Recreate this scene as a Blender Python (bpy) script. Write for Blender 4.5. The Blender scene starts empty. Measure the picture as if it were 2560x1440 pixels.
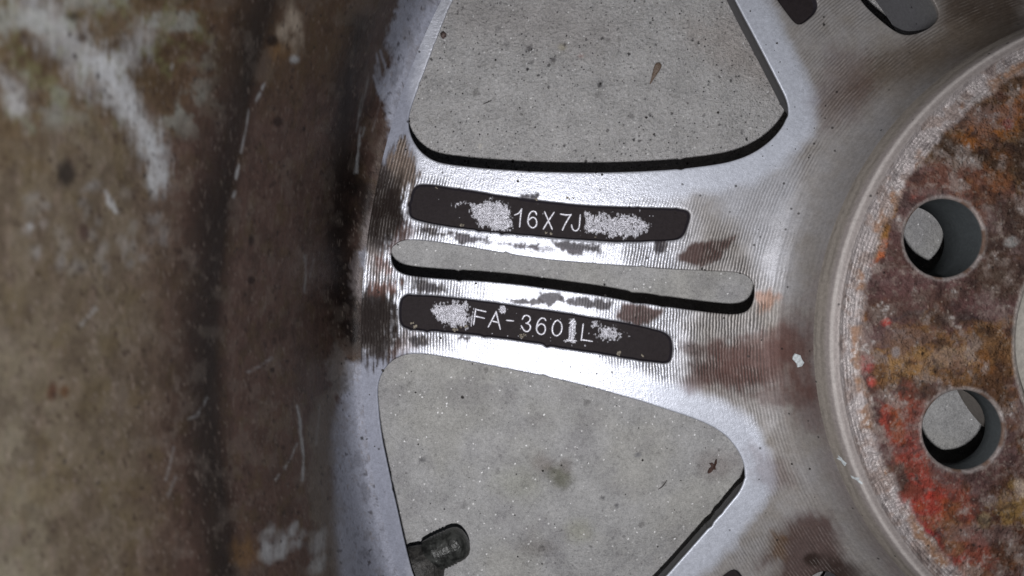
import bpy, math, random
import numpy as np
from mathutils import Vector, Matrix
from mathutils.geometry import delaunay_2d_cdt
rnd = random.Random(7)

# ------------------------------------------------------------------ camera, world, light
# world origin = the wheel's axis on the concrete; metres; Z up towards the phone
H = 0.240                     # height of the lens above the concrete
CX, CY = -0.1473, 0.0125      # where the lens stands over the wheel
F = 1994.0                    # focal length in pixels of a 2560 px wide frame
scene = bpy.context.scene
cam_d = bpy.data.cameras.new('camera')
cam = bpy.data.objects.new('camera', cam_d)
scene.collection.objects.link(cam)
cam.location = (CX, CY, H)
cam.rotation_euler = (0, 0, 0)
cam_d.sensor_width = 36.0
cam_d.lens = 36.0 * F / 2560.0
cam_d.clip_start = 0.002
cam_d.clip_end = 50.0
cam_d.dof.use_dof = True
cam_d.dof.focus_distance = 0.212
cam_d.dof.aperture_fstop = 25.0
scene.camera = cam

world = bpy.data.worlds.new('World')
scene.world = world
world.use_nodes = True
wn = world.node_tree.nodes
sky = wn.new('ShaderNodeTexSky')
sky.sky_type = 'NISHITA'
sky.sun_disc = False
sky.sun_elevation = math.radians(4)
sky.sun_rotation = math.radians(200)
wn['Background'].inputs['Strength'].default_value = 0.028
world.node_tree.links.new(sky.outputs['Color'], wn['Background'].inputs['Color'])

# the lamp that lights the photograph: the phone's own flash, 14 mm from its lens
fl_d = bpy.data.lights.new('phone_flash', 'POINT')
fl_d.energy = 1.85
fl_d.shadow_soft_size = 0.0012
fl_d.color = (1.0, 0.985, 1.0)
flash = bpy.data.objects.new('phone_flash', fl_d)
flash.location = (CX + 0.001, CY - 0.0140, H + 0.001)
scene.collection.objects.link(flash)

scene.view_settings.view_transform = 'Standard'
scene.view_settings.look = 'None'
scene.view_settings.exposure = 0.0
scene.view_settings.gamma = 1.0
scene.cycles.max_bounces = 6
scene.cycles.sample_clamp_indirect = 4.0

# ------------------------------------------------------------------ numpy noise and painting
def _h(ix, iy, iz, seed):
    n = (ix * 374761393 + iy * 668265263 + iz * 2147483647 + seed * 1274126177) & 0xFFFFFFFF
    n = ((n ^ (n >> 13)) * 1274126177) & 0xFFFFFFFF
    n = ((n ^ (n >> 16)) * 2246822519) & 0xFFFFFFFF
    return ((n ^ (n >> 15)) & 0xFFFFFF) / float(0xFFFFFF)

def vnoise(x, y, seed=0):
    x = np.asarray(x, float); y = np.asarray(y, float)
    ix = np.floor(x).astype(np.int64); iy = np.floor(y).astype(np.int64)
    fx = x - ix; fy = y - iy
    fx = fx * fx * (3 - 2 * fx); fy = fy * fy * (3 - 2 * fy)
    a = _h(ix, iy, 0, seed); b = _h(ix + 1, iy, 0, seed)
    c = _h(ix, iy + 1, 0, seed); d = _h(ix + 1, iy + 1, 0, seed)
    return (a * (1 - fx) + b * fx) * (1 - fy) + (c * (1 - fx) + d * fx) * fy

def fbm(x, y, seed=0, octv=4):
    s = 0; a = 1; t = 0
    for o in range(octv):
        s = s + a * vnoise(x * 2 ** o + 17.3 * o, y * 2 ** o - 9.1 * o, seed + o)
        t += a; a *= 0.55
    return s / t

def lin(c):
    return np.array([((v / 255.0 + 0.055) / 1.055) ** 2.4 if v > 10 else v / 255.0 / 12.92 for v in c])

def sstep(a, b, x):
    t = np.clip((x - a) / (b - a), 0, 1)
    return t * t * (3 - 2 * t)

def sd_poly(P, pts, closed=True):
    """distance to the line through pts, negative inside when closed"""
    pts = np.asarray(pts, float)
    n = len(pts)
    d = np.full(len(P), 1e18); ins = np.zeros(len(P), bool)
    for i in range(n if closed else n - 1):
        a = pts[i]; b = pts[(i + 1) % n]
        ab = b - a; ap = P - a
        t = np.clip((ap @ ab) / max(ab @ ab, 1e-12), 0, 1)
        q = ap - t[:, None] * ab
        d = np.minimum(d, (q * q).sum(1))
        if closed and a[1] != b[1]:
            c = ((a[1] > P[:, 1]) != (b[1] > P[:, 1])) & (P[:, 0] < (b[0] - a[0]) * (P[:, 1] - a[1]) / (b[1] - a[1]) + a[0])
            ins ^= c
    d = np.sqrt(d)
    return np.where(ins, -d, d) if closed else d

class Paint:
    """colours, metalness, roughness, groove depth and lumpiness of the vertices of one surface"""
    def __init__(s, P, col, met, rgh, grv=0.0, lump=0.0):
        s.P = P; n = len(P)
        s.col = np.tile(np.array(col, float), (n, 1)) if np.ndim(col) == 1 else col.copy()
        s.prm = np.tile(np.array([met, rgh, grv, lump], float), (n, 1))
        s.na = fbm(P[:, 0] / 46, P[:, 1] / 46, 3) * 2 - 1
        s.nb = fbm(P[:, 0] / 15, P[:, 1] / 15, 11) * 2 - 1
        s.nc = fbm(P[:, 0] / 5.0, P[:, 1] / 9.0, 23, 3) * 2 - 1
        s.ns = fbm(P[:, 0] / 7.0, P[:, 1] / 60.0, 31, 4) * 2 - 1     # streaks running along the rim
    def put(s, m, col=None, met=None, rgh=None, grv=None, lump=None):
        m = np.clip(m, 0, 1)
        if col is not None:
            s.col += (np.array(col) - s.col) * m[:, None]
        for i, v in enumerate((met, rgh, grv, lump)):
            if v is not None:
                s.prm[:, i] += (v - s.prm[:, i]) * m
    def _edge(s, sd, soft, rag):
        return sd + rag * (1.3 * s.na + 0.9 * s.nb + 0.7 * s.nc)
    def poly(s, pts, soft=12, rag=10, k=1.0, **kw):
        pts = np.asarray(pts, float)
        lo = pts.min(0) - soft - 3 * rag; hi = pts.max(0) + soft + 3 * rag
        sel = np.where(((s.P > lo) & (s.P < hi)).all(1))[0]
        if not len(sel): return
        sd = np.full(len(s.P), 1e9); sd[sel] = sd_poly(s.P[sel], pts)
        s.put(k * sstep(soft, -soft, s._edge(sd, soft, rag)), **kw)
    def line(s, pts, w, soft=6, rag=4, k=1.0, **kw):
        pts = np.asarray(pts, float)
        lo = pts.min(0) - w - soft - 3 * rag; hi = pts.max(0) + w + soft + 3 * rag
        sel = np.where(((s.P > lo) & (s.P < hi)).all(1))[0]
        if not len(sel): return
        sd = np.full(len(s.P), 1e9); sd[sel] = sd_poly(s.P[sel], pts, False) - w
        s.put(k * sstep(soft, -soft, s._edge(sd, soft, rag)), **kw)
    def blob(s, x, y, rx, ry=None, a=0, soft=0.5, rag=0.25, k=1.0, **kw):
        ry = ry or rx
        c, q = math.cos(math.radians(a)), math.sin(math.radians(a))
        dx = s.P[:, 0] - x; dy = s.P[:, 1] - y
        e = np.sqrt(((dx * c + dy * q) / rx) ** 2 + ((-dx * q + dy * c) / ry) ** 2)
        e = e + rag * (0.9 * s.na + 0.9 * s.nb + 0.5 * s.nc)
        s.put(k * sstep(1 + soft, 1 - soft, e), **kw)

def cloud(pt, cx, cy, rx, ry, n, s0, s1, k, seed, **kw):
    rg = random.Random(seed)
    for _ in range(n):
        a = rg.random() * 6.283; q = math.sqrt(rg.random())
        pt.blob(cx + rx * q * math.cos(a), cy + ry * q * math.sin(a), rg.uniform(s0, s1), rg.uniform(s0, s1) * 1.4, rg.uniform(0, 60), .8, .5, k * rg.uniform(.4, 1), **kw)

def proj(X):
    """pixel (2560 px frame) under which a point of the place is seen: used to look up where its stains lie"""
    d = H - X[:, 2]
    return np.stack([1280 + F * (X[:, 0] - CX) / d, 720 - F * (X[:, 1] - CY) / d], 1)

def W(px, py, z):
    d = H - z
    return np.array([(px - 1280) / F * d + CX, -(py - 720) / F * d + CY, z])

# ------------------------------------------------------------------ object helpers
col_main = scene.collection
def link(o, parent=None, label=None, cat=None, kind=None, group=None):
    col_main.objects.link(o)
    if parent is not None: o.parent = parent
    if label: o['label'] = label
    if cat: o['category'] = cat
    if kind: o['kind'] = kind
    if group: o['group'] = group
    return o

def mesh_obj(name, verts, faces, mat, parent=None, smooth=True, paint=None, **kw):
    me = bpy.data.meshes.new(name)
    me.from_pydata([tuple(map(float, v)) for v in verts], [], [tuple(map(int, f)) for f in faces])
    me.materials.append(mat)
    if smooth:
        me.polygons.foreach_set('use_smooth', [True] * len(me.polygons))
    if paint is not None:
        c = np.ones((len(verts), 4), np.float32); c[:, :3] = np.clip(paint.col, 0, 1)
        a = me.attributes.new('Col', 'FLOAT_COLOR', 'POINT'); a.data.foreach_set('color', c.ravel())
        a = me.attributes.new('Prm', 'FLOAT_COLOR', 'POINT'); a.data.foreach_set('color', np.clip(paint.prm, 0, 4).astype(np.float32).ravel())
    me.update()
    return link(bpy.data.objects.new(name, me), parent, **kw)

# ------------------------------------------------------------------ materials
class NT:
    def __init__(s, name):
        s.m = bpy.data.materials.new(name); s.m.use_nodes = True
        s.t = s.m.node_tree; s.n = s.t.nodes; s.b = s.n['Principled BSDF']
    def node(s, typ, **kw):
        nd = s.n.new(typ)
        for k, v in kw.items():
            if k.startswith('i_'):
                nd.inputs[k[2:]].default_value = v
            else: setattr(nd, k, v)
        return nd
    def l(s, a, b): s.t.links.new(a, b)
    def math(s, op, a, b=None, c=None):
        nd = s.n.new('ShaderNodeMath'); nd.operation = op
        for i, v in enumerate((a, b, c)):
            if v is None: continue
            if isinstance(v, (int, float)): nd.inputs[i].default_value = v
            else: s.l(v, nd.inputs[i])
        return nd.outputs[0]
    def noise(s, vec, scale, detail=3, rough=0.6):
        nd = s.node('ShaderNodeTexNoise'); nd.inputs['Scale'].default_value = scale
        nd.inputs['Detail'].default_value = detail; nd.inputs['Roughness'].default_value = rough
        s.l(vec, nd.inputs['Vector']); return nd.outputs['Fac']
    def vmap(s, vec, scale):
        nd = s.n.new('ShaderNodeMapping'); nd.inputs['Scale'].default_value = scale
        s.l(vec, nd.inputs['Vector']); return nd.outputs[0]
    def remap(s, v, a, b, c=0.0, d=1.0, smooth=True):
        nd = s.n.new('ShaderNodeMapRange'); nd.inputs[1].default_value = a; nd.inputs[2].default_value = b
        nd.inputs[3].default_value = c; nd.inputs[4].default_value = d
        if smooth: nd.interpolation_type = 'SMOOTHSTEP'
        s.l(v, nd.inputs[0]); return nd.outputs[0]
    def mix(s, fac, a, b, blend='MIX'):
        nd = s.n.new('ShaderNodeMix'); nd.data_type = 'RGBA'; nd.blend_type = blend
        if isinstance(fac, float): nd.inputs[0].default_value = fac
        else: s.l(fac, nd.inputs[0])
        for i, v in ((6, a), (7, b)):
            if isinstance(v, tuple): nd.inputs[i].default_value = v
            else: s.l(v, nd.inputs[i])
        return nd.outputs[2]
    def bump(s, h, strength, dist, prev=None):
        nd = s.n.new('ShaderNodeBump'); nd.inputs['Distance'].default_value = dist
        if isinstance(strength, float): nd.inputs['Strength'].default_value = strength
        else: s.l(strength, nd.inputs['Strength'])
        s.l(h, nd.inputs['Height'])
        if prev is not None: s.l(prev, nd.inputs['Normal'])
        return nd.outputs[0]

def metal_material():
    t = NT('weathered_alloy')
    pos = t.node('ShaderNodeNewGeometry').outputs['Position']
    ca = t.node('ShaderNodeAttribute', attribute_name='Col')
    pa = t.node('ShaderNodeAttribute', attribute_name='Prm')
    sep = t.n.new('ShaderNodeSeparateColor'); t.l(pa.outputs['Color'], sep.inputs[0])
    met, rgh, grv = sep.outputs[0], sep.outputs[1], sep.outputs[2]
    lump = pa.outputs['Alpha']
    # turning marks: rings about the wheel's axis
    sx = t.n.new('ShaderNodeSeparateXYZ'); t.l(pos, sx.inputs[0])
    r = t.math('SQRT', t.math('ADD', t.math('MULTIPLY', sx.outputs[0], sx.outputs[0]), t.math('MULTIPLY', sx.outputs[1], sx.outputs[1])))
    warp = t.noise(pos, 260, 3)
    warp2 = t.noise(pos, 1500, 2)
    rr = t.math('ADD', r, t.math('ADD', t.math('MULTIPLY', warp, 0.0007), t.math('MULTIPLY', warp2, 0.00016)))
    ring = t.math('MULTIPLY_ADD', t.math('SINE', t.math('MULTIPLY', rr, 2 * math.pi / 0.00074)), 0.5, 0.5)
    fine = t.noise(pos, 3600, 2, 0.7)
    mid = t.noise(pos, 1100, 4, 0.65)
    big = t.noise(pos, 240, 4, 0.6)
    patch = t.remap(t.noise(pos, 130, 2), 0.36, 0.62)
    g = t.math('MULTIPLY', grv, t.math('MULTIPLY_ADD', patch, 0.75, 0.25))
    groove = t.math('MULTIPLY', t.remap(ring, 0.55, 0.1), g)
    c = t.mix(t.math('MULTIPLY', groove, 0.8), ca.outputs['Color'], (0.03, 0.025, 0.022, 1))
    ridge = t.math('MULTIPLY', t.math('MULTIPLY', t.remap(ring, 0.6, 0.95), g), t.remap(t.noise(pos, 420, 3), 0.42, 0.66))
    c = t.mix(t.math('MULTIPLY', ridge, 0.32), c, (0.42, 0.39, 0.37, 1))
    var = t.math('ADD', t.math('MULTIPLY_ADD', mid, 0.7, 0.65), t.math('MULTIPLY_ADD', fine, 0.5, -0.25))
    hv = t.n.new('ShaderNodeHueSaturation'); t.l(c, hv.inputs['Color']); t.l(var, hv.inputs['Value'])
    # tiny dark pits
    vo = t.node('ShaderNodeTexVoronoi'); vo.inputs['Scale'].default_value = 700; t.l(pos, vo.inputs['Vector'])
    vs = t.n.new('ShaderNodeSeparateColor'); t.l(vo.outputs['Color'], vs.inputs[0])
    pit = t.math('MULTIPLY', t.remap(vo.outputs['Distance'], 0.3, 0.14), t.math('GREATER_THAN', vs.outputs[0], 0.965))
    c2 = t.mix(t.math('MULTIPLY', pit, 0.75), hv.outputs[0], (0.012, 0.01, 0.01, 1))
    t.l(c2, t.b.inputs['Base Color'])
    t.l(t.math('MULTIPLY_ADD', met, 0.6, 0.05), t.b.inputs['Specular IOR Level'])
    t.l(t.math('MULTIPLY', met, t.math('SUBTRACT', 1.0, t.math('MULTIPLY', groove, 0.8))), t.b.inputs['Metallic'])
    t.l(t.math('ADD', rgh, t.math('MULTIPLY_ADD', big, 0.2, -0.1)), t.b.inputs['Roughness'])
    b = t.bump(ring, t.math('MINIMUM', g, 1.0), 0.00009)
    gm = t.remap(met, 0.25, 0.55, 0.22, 0.75)
    b = t.bump(fine, gm, 0.00010, b)
    b = t.bump(mid, gm, 0.00013, b)
    b = t.bump(mid, lump, 0.0011, b)
    b = t.bump(big, lump, 0.0022, b)
    t.l(b, t.b.inputs['Normal'])
    return t.m

def simple_material(name, color, rough=0.6, metal=0.0, scale=1500, var=0.5, bump=0.0001, color2=None):
    t = NT(name)
    pos = t.node('ShaderNodeNewGeometry').outputs['Position']
    n = t.noise(pos, scale, 4)
    c2 = color2 or tuple(v * (1 - var) for v in color)
    c = t.mix(t.remap(n, 0.35, 0.65), tuple(color) + (1,), tuple(c2) + (1,))
    t.l(c, t.b.inputs['Base Color'])
    t.b.inputs['Roughness'].default_value = rough
    t.b.inputs['Metallic'].default_value = metal
    t.l(t.bump(n, 0.7, bump), t.b.inputs['Normal'])
    return t.m

def concrete_material():
    t = NT('concrete')
    pos = t.node('ShaderNodeNewGeometry').outputs['Position']
    ca = t.node('ShaderNodeAttribute', attribute_name='Col')
    pa = t.node('ShaderNodeAttribute', attribute_name='Prm')
    sep = t.n.new('ShaderNodeSeparateColor'); t.l(pa.outputs['Color'], sep.inputs[0])
    rough_zone = sep.outputs[2]
    n1 = t.noise(pos, 130, 5, 0.65)
    n2 = t.noise(pos, 900, 4, 0.7)
    n3 = t.noise(pos, 3000, 3, 0.75)
    n4 = t.noise(pos, 1500, 3, 0.6)
    worm = t.remap(t.math('ABSOLUTE', t.math('SUBTRACT', n4, 0.5)), 0.03, 0.0)
    worm = t.math('MULTIPLY', worm, t.remap(t.noise(pos, 420, 3), 0.42, 0.60))
    c = ca.outputs['Color']
    v = t.math('ADD', t.math('ADD', t.math('MULTIPLY_ADD', n1, 0.8, 0.58), t.math('MULTIPLY_ADD', n2, 0.8, -0.38)), t.math('MULTIPLY_ADD', n3, 1.5, -0.75))
    hv = t.n.new('ShaderNodeHueSaturation'); t.l(c, hv.inputs['Color']); t.l(v, hv.inputs['Value'])
    hv0 = hv.outputs[0]
    def specks(scale, thr, d0, d1, off):
        mp = t.node('ShaderNodeMapping'); mp.inputs['Location'].default_value = (off, off * 2, 0); t.l(pos, mp.inputs['Vector'])
        wv = t.noise(pos, scale * 1.3, 2)
        add = t.n.new('ShaderNodeVectorMath'); add.operation = 'ADD'; t.l(mp.outputs[0], add.inputs[0])
        sc = t.n.new('ShaderNodeVectorMath'); sc.operation = 'SCALE'; sc.inputs[3].default_value = 0.9 / scale
        cb = t.n.new('ShaderNodeCombineXYZ'); t.l(wv, cb.inputs[0]); t.l(wv, cb.inputs[1]); t.l(cb.outputs[0], sc.inputs[0]); t.l(sc.outputs[0], add.inputs[1])
        vo = t.node('ShaderNodeTexVoronoi'); vo.inputs['Scale'].default_value = scale; t.l(add.outputs[0], vo.inputs['Vector'])
        vs = t.n.new('ShaderNodeSeparateColor'); t.l(vo.outputs['Color'], vs.inputs[0])
        return t.math('MULTIPLY', t.remap(vo.outputs['Distance'], d0, d1), t.math('GREATER_THAN', vs.outputs[0], thr)), vs.outputs[1]
    d1, s1 = specks(620, 0.91, 0.42, 0.2, 0.1)
    d2, s2 = specks(300, 0.93, 0.4, 0.2, 0.4)
    w1, s3 = specks(1500, 0.965, 0.5, 0.3, 0.7)
    w2, s4 = specks(420, 0.86, 0.5, 0.2, 0.9)
    c = t.mix(t.math('MULTIPLY', d1, t.math('MULTIPLY', rough_zone, t.math('MULTIPLY', s1, 0.75))), t.mix(t.math('MULTIPLY', t.math('MULTIPLY', worm, rough_zone), 0.75), hv0, (0.56, 0.54, 0.51, 1)), (0.035, 0.033, 0.034, 1))
    c = t.mix(t.math('MULTIPLY', d2, t.math('MULTIPLY', s2, 0.5)), c, (0.07, 0.065, 0.062, 1))
    c = t.mix(t.math('MULTIPLY', w2, t.math('MULTIPLY', s4, 0.22)), c, (0.5, 0.49, 0.47, 1))
    d3, s5 = specks(1500, 0.91, 0.5, 0.25, 1.3)
    c = t.mix(t.math('MULTIPLY', d3, t.math('MULTIPLY', rough_zone, t.math('MULTIPLY', s5, 0.8))), c, (0.05, 0.048, 0.05, 1))
    c = t.mix(t.math('MULTIPLY', w1, t.math('MULTIPLY', s3, 1.0)), c, (1, 1, 1, 1))  # tiny white dots: quartz glints put into the colour
    t.l(c, t.b.inputs['Base Color'])
    t.b.inputs['Roughness'].default_value = 0.8
    t.b.inputs['Specular IOR Level'].default_value = 0.3
    b = t.bump(n2, t.math('MULTIPLY', rough_zone, 1.0), 0.0012)
    b = t.bump(n3, 0.7, 0.00025, b)
    b = t.bump(n1, 0.35, 0.0012, b)
    t.l(b, t.b.inputs['Normal'])
    return t.m

M_METAL = metal_material()
M_CONC = concrete_material()
M_RUBBER = simple_material('dusty_rubber', (0.05, 0.048, 0.044), 0.55, 0.0, 700, 0.75, 0.0008)
M_CAP = simple_material('scuffed_cap', (0.065, 0.068, 0.064), 0.36, 0.3, 600, 0.7, 0.0006)
M_HUSK = simple_material('dry_husk', (0.10, 0.062, 0.04), 0.7, 0, 2500, 0.7, 0.0002, (0.2, 0.16, 0.13))
M_SCRAP = simple_material('brown_scrap', (0.07, 0.028, 0.018), 0.7, 0, 2500, 0.6)
M_FIBRE = simple_material('dark_fibre', (0.05, 0.042, 0.038), 0.7, 0, 2500, 0.4)
M_GRIT = simple_material('dark_grit', (0.03, 0.026, 0.024), 0.8, 0, 2500, 0.6)
M_CRUMB = simple_material('corrosion_crumb', (0.27, 0.24, 0.19), 0.7, 0, 2600, 0.7, 0.0002)
M_FLAKE = simple_material('white_flake', (0.55, 0.60, 0.62), 0.7, 0, 1400, 0.35)
M_PEB = simple_material('brown_stone', (0.13, 0.09, 0.08), 0.6, 0, 1800, 0.6)

# ------------------------------------------------------------------ shapes of the wheel
_zr = np.array([0.0, .0735, .0742, .0757, .0763, .0768, .0776, .0786, .0798, .0813, .0832, .0857, .0890, .0930, .100, .115, .140, .1845, .3])
_zz = np.array([.0620, .0620, .0620, .0617, .0610, .0598, .0577, .0551, .0528, .0508, .0492, .0479, .0470, .0465, .0461, .0456, .0447, .0440, .0440])
_tr = np.linspace(0, .3, 6001)
_tz = np.interp(_tr, _zr, _zz)
_k = np.exp(-np.linspace(-2, 2, 11) ** 2); _k /= _k.sum()
_tz[1460:5990] = np.convolve(_tz, _k, 'same')[1460:5990]
def zdisc(r): return np.interp(r, _tr, _tz)

def to_disc(pts, lower=0.0):
    out = []
    for px, py in pts:
        z = 0.045
        for _ in range(4):
            p = W(px, py, z); z = float(zdisc(math.hypot(p[0], p[1]))) - lower
        out.append(p[:2])
    return np.array(out)

def chaikin(p, n=2, closed=True):
    p = np.asarray(p, float)
    for _ in range(n):
        q = np.roll(p, -1, 0)
        p = np.stack([p * .75 + q * .25, p * .25 + q * .75], 1).reshape(-1, 2)
    return p

def resample(p, step):
    p = np.asarray(p); q = np.vstack([p, p[:1]])
    s = np.r_[0, np.cumsum(np.hypot(*np.diff(q, axis=0).T))]
    n = max(12, int(s[-1] / step)); t = np.linspace(0, s[-1], n, endpoint=False)
    return np.stack([np.interp(t, s, q[:, 0]), np.interp(t, s, q[:, 1])], 1)

def ccw(p):
    a = (p[:, 0] * np.roll(p[:, 1], -1) - np.roll(p[:, 0], -1) * p[:, 1]).sum()
    return p if a > 0 else p[::-1]

def normals_out(p):
    """unit normals pointing out of a ccw loop"""
    t = np.roll(p, -1, 0) - np.roll(p, 1, 0)
    n = np.stack([t[:, 1], -t[:, 0]], 1)
    return n / np.linalg.norm(n, axis=1)[:, None]

def rot(p, deg):
    c, s = math.cos(math.radians(deg)), math.sin(math.radians(deg))
    return p @ np.array([[c, s], [-s, c]])

def mirror(p, deg):
    a = math.radians(2 * deg); c, s = math.cos(a), math.sin(a)
    return p @ np.array([[c, s], [s, -c]])

WIN_TOP = [(1838, 0), (1860, 42), (1890, 98), (1920, 156), (1948, 210), (1966, 246), (1972, 272), (1967, 297), (1953, 323), (1925, 354), (1880, 385), (1830, 403), (1780, 413), (1680, 424),
           (1560, 430), (1430, 431), (1300, 427), (1180, 418), (1110, 409), (1078, 399), (1050, 378), (1030, 348), (1021, 318), (1022, 288), (1040, 235), (1070, 155), (1100, 75), (1130, 0)]
WIN_LOW = [(1667, 1440), (1710, 1391), (1764, 1330), (1820, 1265), (1848, 1232), (1862, 1200), (1862, 1165), (1848, 1130), (1820, 1093), (1785, 1068), (1740, 1048), (1680, 1028), (1600, 1003), (1500, 975),
           (1400, 950), (1300, 929), (1180, 906), (1090, 889), (1040, 884), (1005, 888), (975, 905), (955, 932), (945, 962), (945, 1000), (952, 1080), (970, 1165), (988, 1250), (1010, 1350), (1032, 1440)]
SLOT = [(976, 642), (982, 618), (1000, 602), (1030, 599), (1100, 606), (1200, 623), (1300, 641), (1400, 653), (1500, 661), (1600, 668), (1700, 675), (1800, 678), (1850, 682), (1874, 693), (1885, 712), (1887, 738),
        (1880, 765), (1865, 780), (1840, 786), (1800, 784), (1700, 771), (1600, 757), (1500, 739), (1400, 725), (1300, 711), (1200, 702), (1100, 697), (1030, 690), (1000, 682), (983, 666)]
POCK1 = [(1042, 461), (1070, 460), (1130, 469), (1200, 480), (1300, 496), (1400, 508), (1500, 515), (1600, 518), (1680, 520), (1714, 524), (1727, 534), (1723, 560), (1713, 584), (1700, 596), (1680, 601),
         (1600, 605), (1540, 605), (1480, 601), (1400, 596), (1300, 587), (1200, 577), (1120, 566), (1060, 556), (1030, 547), (1021, 535), (1024, 505), (1030, 475)]
POCK2 = [(1010, 738), (1040, 737), (1100, 740), (1170, 748), (1250, 759), (1330, 770), (1400, 780), (1500, 797), (1600, 814), (1650, 826), (1674, 838), (1682, 855), (1682, 882), (1679, 901), (1668, 909),
         (1640, 907), (1580, 899), (1500, 885), (1400, 870), (1340, 858), (1250, 846), (1180, 837), (1100, 829), (1040, 826), (1010, 820), (999, 808), (997, 780), (999, 752)]
SLOT_UP = [(2150, 0), (2192, 42), (2235, 76), (2262, 88), (2295, 84), (2330, 68), (2349, 45), (2345, 20), (2325, -15), (2200, -190), (2000, -470), (1830, -720), (1790, -760), (1760, -750), (1765, -710),
           (1900, -480), (2050, -220), (2110, -80)]
BIS_T, BIS_L = 149.35, 196.9

def close_by_mirror(pts, bis, upper):
    p = to_disc(pts)
    m = mirror(p, bis)[::-1]
    rp = np.hypot(*p.T); rm = np.hypot(*m.T)
    # mirrored points that continue the far spoke's edge beyond p[0] and the rim beyond p[-1]
    ang = np.degrees(np.arctan2(m[:, 1], m[:, 0])) % 360
    a0 = math.degrees(math.atan2(p[-1][1], p[-1][0])) % 360
    keep = [q for q, r, a in zip(m, rm, ang) if (r > rp[0] + 0.004) and ((a < a0 - 1.0) if upper else (a > a0 + 1.0))]
    return np.array(list(p) + keep)

LT = ccw(close_by_mirror(WIN_TOP, BIS_T, True))
LL = ccw(close_by_mirror(WIN_LOW, BIS_L, False))
S0 = ccw(to_disc(SLOT)); P1 = ccw(to_disc(POCK1)); P2 = ccw(to_disc(POCK2))

def rough_loop(p, amp, seed, nick=0):
    n = normals_out(p); m = len(p); t = np.arange(m)
    w = np.sin(np.pi * t / m) ** .2
    d = (fbm(t / 9.0, t * 0 + seed, seed, 3) - .5) * 2 * amp * w
    rg = random.Random(seed)
    for _ in range(nick):
        c = rg.randrange(m); d += np.exp(-((t - c) / rg.uniform(.8, 2.0)) ** 2) * rg.uniform(.00012, .00034)
    return p + n * d[:, None]

openings = []   # (loop, kind, thickness, undercut)
def add_open(loop, kind, th, under, step):
    openings.append((rough_loop(resample(chaikin(loop, 2), step), .00005, len(openings) + 1, 9 if step == FINE else 0), kind, th, under))
FINE = 0.0005
add_open(LT, 'window', 0.0200, None, FINE)
add_open(LL, 'window', 0.0200, None, FINE)
add_open(S0, 'slot', 0.0200, 0.0066, FINE)
PITCH = 47.6
far = 264.8 / 5
pair_angles = [-PITCH, PITCH] + [PITCH + far * (i + 1) for i in range(4)]
for a in pair_angles:
    if a == -PITCH: add_open(ccw(to_disc(SLOT_UP)), 'slot', 0.0200, 0.0, 0.0006)
    else: add_open(rot(S0, a), 'slot', 0.0200, 0.0030, 0.0008)
for i in range(5):
    a = (173.0 + PITCH + far * (i + .5)) - BIS_L
    add_open(rot(LL, a), 'window', 0.0200, 0.0030, 0.0012)
pockets = [(rough_loop(resample(chaikin(P1, 2), 0.0004), .00013, 31, 8), 0), (rough_loop(resample(chaikin(P2, 2), 0.0004), .00013, 32, 8), 1)]
for a in pair_angles:
    pockets.append((resample(chaikin(rot(P1, a), 2), 0.0008), 2)); pockets.append((resample(chaikin(rot(P2, a), 2), 0.0008), 2))

R_IN, R_OUT = 0.0780, 0.1845
def circle(r, n): 
    t = np.arange(n) / n * 2 * math.pi
    return np.stack([r * np.cos(t), r * np.sin(t)], 1)

def inside(P, loop):
    m = np.zeros(len(P), bool)
    for i in range(len(loop)):
        a = loop[i]; b = loop[(i + 1) % len(loop)]
        if a[1] == b[1]: continue
        m ^= ((a[1] > P[:, 1]) != (b[1] > P[:, 1])) & (P[:, 0] < (b[0] - a[0]) * (P[:, 1] - a[1]) / (b[1] - a[1]) + a[0])
    return m

def near(P, loop, d):
    """points closer than d to the loop's vertices"""
    out = np.zeros(len(P), bool)
    lo = loop.min(0) - d; hi = loop.max(0) + d
    sel = np.where(((P > lo) & (P < hi)).all(1))[0]
    for k in range(0, len(sel), 4000):
        s = sel[k:k + 4000]
        D = ((P[s][:, None, :] - loop[None]) ** 2).sum(2).min(1)
        out[s] = D < d * d
    return out

def grid_points(lo, hi, step):
    xs = np.arange(lo[0], hi[0], step); ys = np.arange(lo[1], hi[1], step)
    g = np.stack(np.meshgrid(xs, ys), -1).reshape(-1, 2)
    return g + (np.random.RandomState(3).rand(*g.shape) - .5) * step * 0.25

VIS_LO, VIS_HI = (-0.200, -0.066), (-0.020, 0.088)

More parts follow.
